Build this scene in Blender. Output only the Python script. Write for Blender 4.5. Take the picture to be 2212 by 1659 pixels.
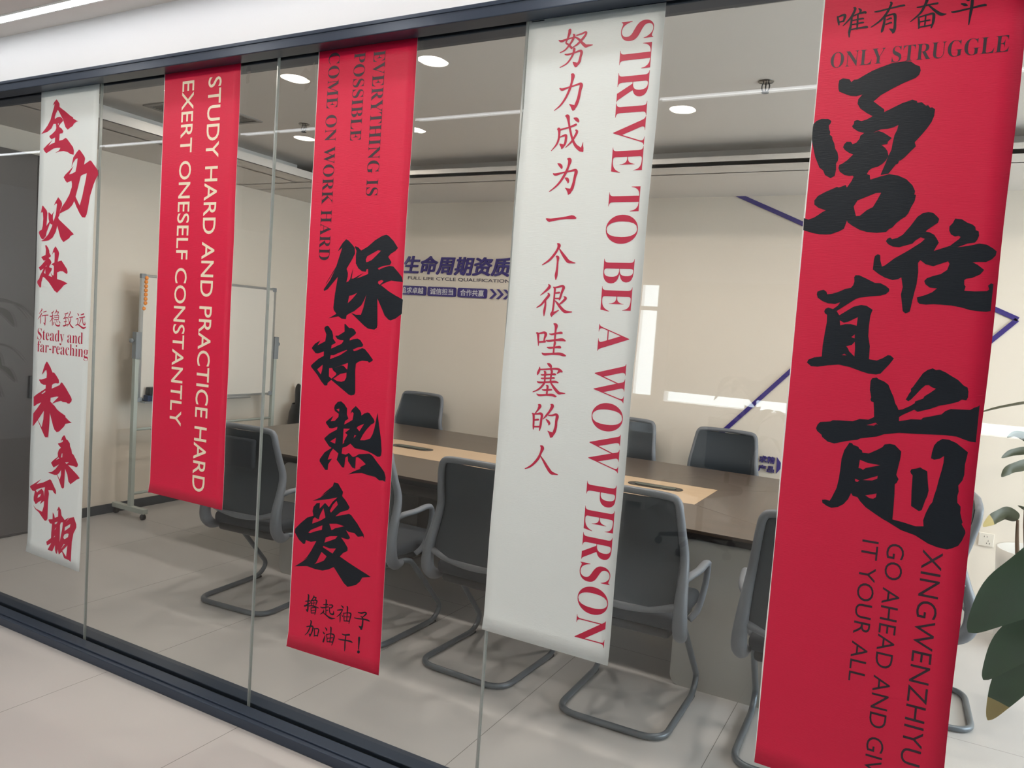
import bpy, bmesh, math, random
from mathutils import Vector, Matrix
from mathutils.geometry import tessellate_polygon
random.seed(7)
for o in list(bpy.data.objects): bpy.data.objects.remove(o, do_unlink=True)
SC = bpy.context.scene
COL = SC.collection
PI = math.pi
# ------------------------------------------------------------------ camera
CAM = bpy.data.cameras.new('camera'); cam = bpy.data.objects.new('camera', CAM); COL.objects.link(cam)
yaw, pit, rol = -0.4924, -0.0687, 0.0693
_f = Vector((math.sin(yaw)*math.cos(pit), math.cos(yaw)*math.cos(pit), math.sin(pit)))
_r0 = Vector((math.cos(yaw), -math.sin(yaw), 0)); _u0 = _r0.cross(_f)
_r = math.cos(rol)*_r0 + math.sin(rol)*_u0; _u = -math.sin(rol)*_r0 + math.cos(rol)*_u0
cam.matrix_world = Matrix(((_r.x,_u.x,-_f.x,0),(_r.y,_u.y,-_f.y,0),(_r.z,_u.z,-_f.z,1.6),(0,0,0,1)))
CAM.sensor_fit = 'HORIZONTAL'; CAM.sensor_width = 36.0; CAM.lens = 1660.5/2212*36.0
CAM.clip_start = 0.05; CAM.clip_end = 200
SC.camera = cam
# ------------------------------------------------------------------ view, world, sun
SC.view_settings.view_transform = 'Standard'; SC.view_settings.look = 'None'
SC.view_settings.exposure = 0.0; SC.view_settings.gamma = 1.0; SC.view_settings.use_curve_mapping = False
W = bpy.data.worlds.new('sky'); SC.world = W; W.use_nodes = True
WORLD_STRENGTH = 10.0
bg = W.node_tree.nodes['Background']; bg.inputs[0].default_value = (0.80, 0.92, 1.0, 1); bg.inputs[1].default_value = WORLD_STRENGTH
LED_STRENGTH = 9.5      # ceiling LED strips
SPOT_STRENGTH = 120.0     # recessed downlights
SUN = bpy.data.lights.new('sun', 'SUN'); SUN.energy = 5.0; SUN.angle = 0.01; SUN.color = (1.0, 0.95, 0.88)
sun = bpy.data.objects.new('sun', SUN); COL.objects.link(sun); sun.location = (-8, -12, 9)
sun.rotation_euler = Vector((0.66, 0.75, -0.72)).to_track_quat('-Z', 'Y').to_euler()
SC.cycles.max_bounces = 10; SC.cycles.transparent_max_bounces = 16; SC.cycles.caustics_reflective = False; SC.cycles.caustics_refractive = False
SC.cycles.sample_clamp_indirect = 6.0

# ------------------------------------------------------------------ materials
def srgb(r, g, b):
    f = lambda c: (c/255/12.92) if c/255 <= 0.04045 else ((c/255+0.055)/1.055)**2.4
    return (f(r), f(g), f(b), 1)
def mat(name, col, rough=0.5, metal=0.0, spec=0.5, emit=None, estr=0.0, noise=None, bump=None, coat=0.0):
    m = bpy.data.materials.new(name); m.use_nodes = True; nt = m.node_tree; b = nt.nodes['Principled BSDF']
    b.inputs['Base Color'].default_value = col; b.inputs['Roughness'].default_value = rough
    b.inputs['Metallic'].default_value = metal; b.inputs['Specular IOR Level'].default_value = spec
    b.inputs['Coat Weight'].default_value = coat
    if emit: b.inputs['Emission Color'].default_value = emit; b.inputs['Emission Strength'].default_value = estr
    tc = None
    if noise or bump: tc = nt.nodes.new('ShaderNodeTexCoord')
    if noise:                      # (scale, amount, stretch xyz)
        mp = nt.nodes.new('ShaderNodeMapping'); mp.inputs['Scale'].default_value = noise[2]
        nz = nt.nodes.new('ShaderNodeTexNoise'); nz.inputs['Scale'].default_value = noise[0]; nz.inputs['Detail'].default_value = 5
        mx = nt.nodes.new('ShaderNodeMix'); mx.data_type = 'RGBA'; k = noise[1]
        mx.inputs[6].default_value = tuple(max(0, c*(1-k)) for c in col[:3])+(1,)
        mx.inputs[7].default_value = tuple(min(1, c*(1+k)) for c in col[:3])+(1,)
        nt.links.new(tc.outputs['Object'], mp.inputs['Vector']); nt.links.new(mp.outputs[0], nz.inputs['Vector'])
        nt.links.new(nz.outputs['Fac'], mx.inputs[0]); nt.links.new(mx.outputs[2], b.inputs['Base Color'])
    if bump:                       # (scale, strength, stretch)
        mp = nt.nodes.new('ShaderNodeMapping'); mp.inputs['Scale'].default_value = bump[2]
        nz = nt.nodes.new('ShaderNodeTexNoise'); nz.inputs['Scale'].default_value = bump[0]; nz.inputs['Detail'].default_value = 3
        bp = nt.nodes.new('ShaderNodeBump'); bp.inputs['Strength'].default_value = bump[1]; bp.inputs['Distance'].default_value = 0.002
        nt.links.new(tc.outputs['Object'], mp.inputs['Vector']); nt.links.new(mp.outputs[0], nz.inputs['Vector'])
        nt.links.new(nz.outputs['Fac'], bp.inputs['Height']); nt.links.new(bp.outputs[0], b.inputs['Normal'])
    return m
def emitter(name, col, s):
    m = bpy.data.materials.new(name); m.use_nodes = True; nt = m.node_tree; nt.nodes.clear()
    e = nt.nodes.new('ShaderNodeEmission'); e.inputs[0].default_value = col; e.inputs[1].default_value = s
    o = nt.nodes.new('ShaderNodeOutputMaterial'); nt.links.new(e.outputs[0], o.inputs[0]); return m
def glass(name, tint, ior=1.5, alpha=None):
    m = bpy.data.materials.new(name); m.use_nodes = True; nt = m.node_tree; nt.nodes.clear()
    # two-sided Schlick reflectance of a thin pane
    ge = nt.nodes.new('ShaderNodeNewGeometry'); dp = nt.nodes.new('ShaderNodeVectorMath'); dp.operation = 'DOT_PRODUCT'
    nt.links.new(ge.outputs['Normal'], dp.inputs[0]); nt.links.new(ge.outputs['Incoming'], dp.inputs[1])
    def mth(op, a, b):
        n = nt.nodes.new('ShaderNodeMath'); n.operation = op
        for i, v in enumerate((a, b)):
            if v is None: continue
            if isinstance(v, (int, float)): n.inputs[i].default_value = v
            else: nt.links.new(v, n.inputs[i])
        return n.outputs[0]
    r0 = ((ior-1)/(ior+1))**2
    fr = mth('ADD', mth('MULTIPLY', mth('POWER', mth('SUBTRACT', 1.0, mth('ABSOLUTE', dp.outputs['Value'], None)), 5.0), 1-r0), r0)
    tr = nt.nodes.new('ShaderNodeBsdfTransparent'); tr.inputs[0].default_value = tint
    gl = nt.nodes.new('ShaderNodeBsdfGlossy'); gl.inputs['Roughness'].default_value = 0.0
    mx = nt.nodes.new('ShaderNodeMixShader'); o = nt.nodes.new('ShaderNodeOutputMaterial')
    nt.links.new(fr, mx.inputs[0]); nt.links.new(tr.outputs[0], mx.inputs[1]); nt.links.new(gl.outputs[0], mx.inputs[2]); nt.links.new(mx.outputs[0], o.inputs[0])
    return m
def tiles(name, col, joint):
    m = mat(name, col, 0.32, noise=(1.3, 0.07, (1, 1, 1))); nt = m.node_tree; b = nt.nodes['Principled BSDF']
    src = b.inputs['Base Color'].links[0].from_socket
    tc = nt.nodes.new('ShaderNodeTexCoord'); sp = nt.nodes.new('ShaderNodeSeparateXYZ'); nt.links.new(tc.outputs['Object'], sp.inputs[0])
    def line(sock, off, size):
        a = nt.nodes.new('ShaderNodeMath'); a.operation = 'ADD'; a.inputs[1].default_value = -off; nt.links.new(sock, a.inputs[0])
        p = nt.nodes.new('ShaderNodeMath'); p.operation = 'PINGPONG'; p.inputs[1].default_value = size/2; nt.links.new(a.outputs[0], p.inputs[0])
        l = nt.nodes.new('ShaderNodeMath'); l.operation = 'LESS_THAN'; l.inputs[1].default_value = 0.0014; nt.links.new(p.outputs[0], l.inputs[0]); return l.outputs[0]
    mxn = nt.nodes.new('ShaderNodeMath'); mxn.operation = 'MAXIMUM'
    nt.links.new(line(sp.outputs[0], -0.61, 0.8), mxn.inputs[0]); nt.links.new(line(sp.outputs[1], 3.74, 1.6), mxn.inputs[1])
    mx = nt.nodes.new('ShaderNodeMix'); mx.data_type = 'RGBA'; nt.links.new(mxn.outputs[0], mx.inputs[0]); nt.links.new(src, mx.inputs[6]); mx.inputs[7].default_value = joint
    nt.links.new(mx.outputs[2], b.inputs['Base Color']); return m
def wood(name, c1, c2, rough, stretch):
    m = mat(name, c1, rough); nt = m.node_tree; b = nt.nodes['Principled BSDF']
    tc = nt.nodes.new('ShaderNodeTexCoord'); mp = nt.nodes.new('ShaderNodeMapping'); mp.inputs['Scale'].default_value = stretch
    nz = nt.nodes.new('ShaderNodeTexNoise'); nz.inputs['Scale'].default_value = 9; nz.inputs['Detail'].default_value = 7
    mx = nt.nodes.new('ShaderNodeMix'); mx.data_type = 'RGBA'; mx.inputs[6].default_value = c1; mx.inputs[7].default_value = c2
    nt.links.new(tc.outputs['Object'], mp.inputs[0]); nt.links.new(mp.outputs[0], nz.inputs['Vector']); nt.links.new(nz.outputs['Fac'], mx.inputs[0]); nt.links.new(mx.outputs[2], b.inputs['Base Color'])
    return m
M = {}
M['wall'] = mat('wall paint', srgb(238, 228, 215), 0.75, bump=(220, 0.08, (1, 1, 1)))
M['hall_wall'] = mat('hall wall paint', srgb(238, 237, 237), 0.7)
M['ceil'] = mat('ceiling paint', srgb(226, 221, 216), 0.85)
M['floor'] = tiles('floor tile', srgb(192, 188, 186), srgb(120, 116, 112))
M['frame'] = mat('dark blue grey metal', srgb(58, 68, 84), 0.33, metal=0.35)
M['gasket'] = mat('black rubber gasket', srgb(22, 26, 28), 0.5)
M['glass'] = glass('clear glass', (0.90, 0.905, 0.89, 1), 1.5)
M['silicone'] = mat('grey silicone', srgb(150, 154, 152), 0.18, spec=0.8)
M['base'] = mat('dark skirting', srgb(52, 58, 64), 0.45)
M['red'] = mat('red printed fabric', srgb(218, 30, 70), 0.40, spec=0.3, bump=(60, 0.35, (0.6, 1, 12)))
M['white'] = mat('white printed fabric', srgb(226, 231, 229), 0.40, spec=0.45, bump=(60, 0.25, (0.6, 1, 12)))
M['core'] = mat('white fabric edge', srgb(235, 232, 230), 0.6)
M['ink'] = mat('black ink', srgb(16, 24, 34), 0.40, spec=0.3, bump=(60, 0.35, (0.6, 1, 12)))
M['inkthin'] = mat('dark ink', srgb(42, 24, 38), 0.45)
M['redink'] = mat('red ink', srgb(190, 28, 66), 0.40, spec=0.45)
M['cream'] = mat('cream ink', srgb(240, 226, 200), 0.45)
M['chair'] = mat('grey plastic', srgb(112, 116, 124), 0.42, bump=(300, 0.1, (1, 1, 1)))
M['chairmetal'] = mat('grey painted tube', srgb(98, 106, 114), 0.32, metal=0.3)
M['mesh'] = mat('charcoal mesh', srgb(44, 52, 60), 0.6, bump=(900, 0.4, (1, 1, 1)))
M['seat'] = mat('charcoal fabric', srgb(36, 42, 50), 0.8, bump=(500, 0.3, (1, 1, 1)))
M['black'] = mat('black plastic', srgb(20, 21, 24), 0.45)
M['walnut'] = wood('dark walnut veneer', srgb(92, 76, 64), srgb(62, 50, 42), 0.28, (0.25, 3.5, 1))
M['walnut_x'] = wood('dark walnut veneer crosswise', srgb(92, 76, 64), srgb(62, 50, 42), 0.28, (3.5, 0.25, 1))
M['oak'] = wood('pale oak veneer', srgb(206, 178, 146), srgb(190, 160, 128), 0.32, (0.3, 4, 1))
M['tabledge'] = mat('dark table edge', srgb(34, 28, 26), 0.4)
M['apron'] = mat('brown table apron', srgb(84, 76, 68), 0.4)
M['pedestal'] = mat('light grey laminate', srgb(186, 182, 176), 0.45)
M['port'] = mat('dark green anodised lid', srgb(82, 92, 84), 0.3, metal=0.6)
M['wardrobe'] = wood('dark grey brown laminate', srgb(84, 80, 80), srgb(74, 70, 70), 0.3, (4, 4, 0.3))
M['board'] = mat('white board enamel', srgb(232, 226, 217), 0.25)
M['alu'] = mat('aluminium', srgb(190, 194, 196), 0.3, metal=0.8)
M['greypaint'] = mat('pale grey paint', srgb(188, 196, 190), 0.4)
M['greyplastic'] = mat('grey plastic corner', srgb(140, 146, 152), 0.45)
M['orange'] = mat('orange plastic', srgb(250, 150, 50), 0.4)
M['bluefelt'] = mat('blue plastic', srgb(30, 48, 84), 0.5)
M['bag'] = mat('black bin bag film', srgb(16, 18, 20), 0.3, bump=(14, 0.9, (1, 1, 0.4)))
M['navy'] = mat('violet blue acrylic', srgb(58, 44, 128), 0.4)
M['darktext'] = mat('dark grey vinyl', srgb(66, 62, 84), 0.5)
M['lettering'] = mat('white vinyl', srgb(236, 236, 240), 0.5)
M['socket'] = mat('white socket plastic', srgb(234, 226, 214), 0.35)
M['vent'] = mat('grey vent metal', srgb(150, 146, 142), 0.5)
M['chrome'] = mat('chrome', srgb(120, 120, 118), 0.25, metal=1.0)
M['led'] = emitter('led diffuser', (0.93, 0.96, 1.0, 1), LED_STRENGTH)
M['spot'] = emitter('downlight lens', (1.0, 0.93, 0.82, 1), SPOT_STRENGTH)
M['added_room_fill'] = emitter('room downlight lens', (1.0, 0.92, 0.84, 1), 300.0)  # emission of the fill lamps added to the meeting room
M['ring'] = mat('white downlight ring', srgb(235, 235, 232), 0.5)
M['leaf'] = mat('broad green leaf', srgb(60, 92, 66), 0.28, noise=(9, 0.25, (1, 1, 1)))
M['leaftip'] = mat('dry leaf tip', srgb(178, 158, 100), 0.6)
M['olive'] = mat('olive leaf', srgb(62, 66, 44), 0.4, noise=(8, 0.3, (1, 1, 1)))
M['stem'] = mat('brown stem', srgb(92, 70, 50), 0.7, noise=(30, 0.3, (1, 1, 0.2)))
M['pot'] = mat('white glazed pot', srgb(228, 224, 218), 0.3)
M['soil'] = mat('dark soil', srgb(40, 32, 26), 0.9, bump=(90, 1.0, (1, 1, 1)))
M['terracotta'] = mat('terracotta', srgb(150, 84, 62), 0.7)
M['tape'] = glass('clear tape', (0.98, 0.98, 0.97, 1), 2.2)
M['desk'] = mat('white desk laminate', srgb(226, 226, 226), 0.4)
M['screen'] = mat('black monitor', srgb(24, 24, 28), 0.3)
M['blind'] = mat('pale roller blind', srgb(214, 208, 196), 0.8)

# ------------------------------------------------------------------ building helpers
def obj(name, bm, m, parent=None, smooth=False, loc=None):
    me = bpy.data.meshes.new(name)
    bmesh.ops.recalc_face_normals(bm, faces=bm.faces) if smooth is not None else None
    bm.to_mesh(me); bm.free()
    for x in (m if isinstance(m, (list, tuple)) else [m]): me.materials.append(M[x])
    if smooth: me.polygons.foreach_set('use_smooth', [True]*len(me.polygons))
    o = bpy.data.objects.new(name, me); COL.objects.link(o)
    if parent: o.parent = parent
    if loc: o.location = loc
    return o
def tag(o, label, cat, group=None):
    o['label'] = label; o['category'] = cat
    if group: o['group'] = group
    return o
def thing(name, label, cat, loc=(0, 0, 0), rz=0.0, group=None):
    o = bpy.data.objects.new(name, None); COL.objects.link(o); o.empty_display_size = 0.1
    o.location = loc; o.rotation_euler = (0, 0, rz)
    return tag(o, label, cat, group)
def struct(name, bm, m, smooth=False):
    o = obj(name, bm, m, smooth=smooth); o['kind'] = 'structure'; return o
def kids(o): return [c for c in bpy.data.objects if c.parent == o]
def copy_tree(o, parent=None):
    c = o.copy(); COL.objects.link(c)
    if parent: c.parent = parent
    for ch in kids(o): copy_tree(ch, c)
    return c
def BM(): return bmesh.new()
def box(bm, x0, x1, y0, y1, z0, z1, bev=0.0, seg=2, mi=0):
    r = bmesh.ops.create_cube(bm, size=1.0, matrix=Matrix.Translation(((x0+x1)/2, (y0+y1)/2, (z0+z1)/2)) @ Matrix.Diagonal((x1-x0, y1-y0, z1-z0, 1)))
    vs = r['verts']; fs = list({f for v in vs for f in v.link_faces})
    for f in fs: f.material_index = mi
    if bev:
        es = list({e for v in vs for e in v.link_edges})
        bmesh.ops.bevel(bm, geom=es, offset=bev, segments=seg, profile=0.5, affect='EDGES')
    return bm
def bx(*a, **k): return box(BM(), *a, **k)
def fillet(pts, r, n=6):
    """rounds the inner corners of a polyline"""
    P = [Vector(p) for p in pts]; out = [P[0]]
    for i in range(1, len(P)-1):
        a, b, c = P[i-1], P[i], P[i+1]; rr = r[i] if isinstance(r, (list, tuple)) else r
        u = (a-b); v = (c-b); d = min(rr, u.length*0.49, v.length*0.49)
        p, q = b+u.normalized()*d, b+v.normalized()*d
        for k in range(n+1):
            t = k/n; out.append(p*(1-t)**2 + b*2*t*(1-t) + q*t*t)
    out.append(P[-1]); return out
def smooth_path(pts, n=5):
    P = [Vector(p) for p in pts]; out = []
    for i in range(len(P)-1):
        p0 = P[max(i-1, 0)]; p1 = P[i]; p2 = P[i+1]; p3 = P[min(i+2, len(P)-1)]
        for k in range(n):
            t = k/n
            out.append(0.5*((2*p1)+(-p0+p2)*t+(2*p0-5*p1+4*p2-p3)*t*t+(-p0+3*p1-3*p2+p3)*t**3))
    out.append(P[-1]); return out
def tube(bm, pts, r, seg=10, flat=1.0, cap=True, closed=False, mi=0):
    """r: a number or one per point; flat scales the second axis of the section"""
    P = [Vector(p) for p in pts]; n = len(P); rings = []; up = None
    for i in range(n):
        if closed: t = (P[(i+1) % n]-P[i-1]).normalized()
        else: t = ((P[min(i+1, n-1)]-P[max(i-1, 0)])).normalized()
        if up is None:
            a = Vector((0, 0, 1)) if abs(t.z) < 0.9 else Vector((0, 1, 0)); up = (a-t*a.dot(t)).normalized()
        else:
            up = (up-t*up.dot(t)); up = up.normalized() if up.length > 1e-6 else t.orthogonal().normalized()
        s = t.cross(up); rr = r[i] if isinstance(r, (list, tuple)) else r
        rings.append([bm.verts.new(P[i]+up*math.cos(2*PI*k/seg)*rr*flat+s*math.sin(2*PI*k/seg)*rr) for k in range(seg)])
    m = n if closed else n-1
    for i in range(m):
        A, B_ = rings[i], rings[(i+1) % n]
        for k in range(seg):
            f = bm.faces.new((A[k], A[(k+1) % seg], B_[(k+1) % seg], B_[k])); f.material_index = mi
    if cap and not closed:
        bm.faces.new(rings[0][::-1]).material_index = mi; bm.faces.new(rings[-1]).material_index = mi
    return bm
def lathe(bm, prof, c=(0, 0, 0), seg=24, mi=0):
    c = Vector(c); rings = []
    for r, z in prof:
        rings.append([bm.verts.new(c+Vector((r*math.cos(2*PI*k/seg), r*math.sin(2*PI*k/seg), z))) for k in range(seg)] if r > 1e-6 else [bm.verts.new(c+Vector((0, 0, z)))])
    for a, b in zip(rings, rings[1:]):
        for k in range(seg):
            q = [a[k % len(a)], a[(k+1) % len(a)], b[(k+1) % len(b)], b[k % len(b)]]
            u = []
            for v in q:
                if v not in u: u.append(v)
            if len(u) > 2: bm.faces.new(u).material_index = mi
    return bm
def prism(bm, poly, z0, z1, mi=0):
    a = [bm.verts.new((x, y, z0)) for x, y in poly]; b = [bm.verts.new((x, y, z1)) for x, y in poly]; n = len(poly)
    bm.faces.new(a[::-1]).material_index = mi; bm.faces.new(b).material_index = mi
    for i in range(n): bm.faces.new((a[i], a[(i+1) % n], b[(i+1) % n], b[i])).material_index = mi
    return bm
def rrect(x0, x1, y0, y1, r, n=5):
    out = []
    for cx, cy, a in ((x1-r, y1-r, 0), (x0+r, y1-r, 90), (x0+r, y0+r, 180), (x1-r, y0+r, 270)):
        for k in range(n+1):
            t = math.radians(a+90*k/n); out.append((cx+r*math.cos(t), cy+r*math.sin(t)))
    return out
def stand(bm): # turns a drawing made in x,y into one standing in x,z facing the viewer at -y
    bmesh.ops.transform(bm, matrix=Matrix(((1,0,0,0),(0,0,-1,0),(0,1,0,0),(0,0,0,1))), verts=bm.verts); return bm

# ------------------------------------------------------------------ lettering helpers
def serif(s):      # bold serif letters of the built-in font
    o = ''
    for c in s:
        o += chr(0x1D400+ord(c)-65) if 'A' <= c <= 'Z' else chr(0x1D41A+ord(c)-97) if 'a' <= c <= 'z' else c
    return o
def glyphs(s, offset=0.0, res=4, spacing=1.0):
    cu = bpy.data.curves.new('tmp', 'FONT'); cu.body = s; cu.size = 1; cu.offset = offset; cu.resolution_u = res; cu.space_character = spacing
    o = bpy.data.objects.new('tmp', cu); COL.objects.link(o)
    dg = bpy.context.evaluated_depsgraph_get(); me = bpy.data.meshes.new_from_object(o.evaluated_get(dg))
    vs = [v.co.copy() for v in me.vertices]; fs = [tuple(p.vertices) for p in me.polygons]
    bpy.data.objects.remove(o); bpy.data.curves.remove(cu); bpy.data.meshes.remove(me)
    return vs, fs
def bounds(vs): return min(v.x for v in vs), max(v.x for v in vs), min(v.y for v in vs), max(v.y for v in vs)
def put_text(bm, s, fn, offset=0.0, ref=None, spacing=1.0, strikes=((0, 0),)):
    """fn maps (u along the line 0..1, v across 0 = baseline .. 1 = cap height) to a point; ref = the text that fills u 0..1"""
    vs, fs = glyphs(s, offset, spacing=spacing); x0, x1, _, _ = bounds(vs)
    if ref is not None:
        rv, _ = glyphs(ref, offset, spacing=spacing); x0, x1, _, _ = bounds(rv)
    hv, _ = glyphs(serif('E') if ord(s[0]) > 0x1D000 or (len(s) > 1 and ord(s[1]) > 0x1D000) else 'E', offset); h0, h1 = bounds(hv)[2:]
    for dx, dy in strikes:
        nv = [bm.verts.new(fn((v.x+dx-x0)/(x1-x0), (v.y+dy-h0)/(h1-h0))) for v in vs]
        for f in fs:
            try: bm.faces.new([nv[i] for i in f])
            except ValueError: pass
BOLD = tuple((a*0.022, b*0.022) for a in (-1, 0, 1) for b in (-1, 0, 1))
def put_cjk(bm, s, fn, strikes=((0, 0),)):
    """fn maps the em boxes: u 0..1 along the line of len(s) boxes, v 0..1 from box bottom to box top"""
    vs, fs = glyphs(s); n = len(s); x0, x1, y0, y1 = bounds(vs)
    for k, (dx, dy) in enumerate(strikes):
        nv = [bm.verts.new(Vector(fn((v.x+dx-x0)/(x1-x0), (v.y+dy-y0)/(y1-y0)))-Vector((0, 1e-5*k, 0))) for v in vs]
        for f in fs:
            try: bm.faces.new([nv[i] for i in f])
            except ValueError: pass
def brush(bm, data, ox, oz, y):
    """traced brush strokes: one outline (with holes after |) or one tapered stroke (~ x,z,r ...) a line, in tenths of a millimetre"""
    y0 = y
    for n9, ln in enumerate(data.split('\n')):
        y = y0-4e-6*(n9 % 9)
        if ln[0] == '~':
            a = [int(v)/10000 for v in ln[1:].split(',')]; pts = [Vector((a[i], a[i+1], a[i+2])) for i in range(0, len(a), 3)]
            sm = smooth_path(pts, 6)
            vmax = max(p.z for p in pts)
            for p in sm: p.z = max(0.0004, min(p.z, vmax))
            for p, q in zip(sm, sm[1:]):
                y -= 3e-6
                d = Vector((q.x-p.x, q.y-p.y))
                if d.length < 1e-6: continue
                nrm = Vector((-d.y, d.x)).normalized()
                c = [(p.x+nrm.x*p.z, p.y+nrm.y*p.z), (q.x+nrm.x*q.z, q.y+nrm.y*q.z), (q.x-nrm.x*q.z, q.y-nrm.y*q.z), (p.x-nrm.x*p.z, p.y-nrm.y*p.z)]
                bm.faces.new([bm.verts.new((ox+u, y, oz+w)) for u, w in c])
            for p in sm:
                y -= 3e-6
                bm.faces.new([bm.verts.new((ox+p.x+p.z*math.cos(k*PI/5), y, oz+p.y+p.z*math.sin(k*PI/5))) for k in range(10)])
        else:
            loops = []
            for lp in ln.split('|'):
                a = [int(v)/10000 for v in lp.split(',')]; loops.append([Vector((a[i], a[i+1], 0)) for i in range(0, len(a), 2)])
            flat = [p for lp in loops for p in lp]; nv = [bm.verts.new((ox+p.x, y, oz+p.y)) for p in flat]
            for t in tessellate_polygon(loops):
                try: bm.faces.new([nv[i] for i in t])
                except ValueError: pass
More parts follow.
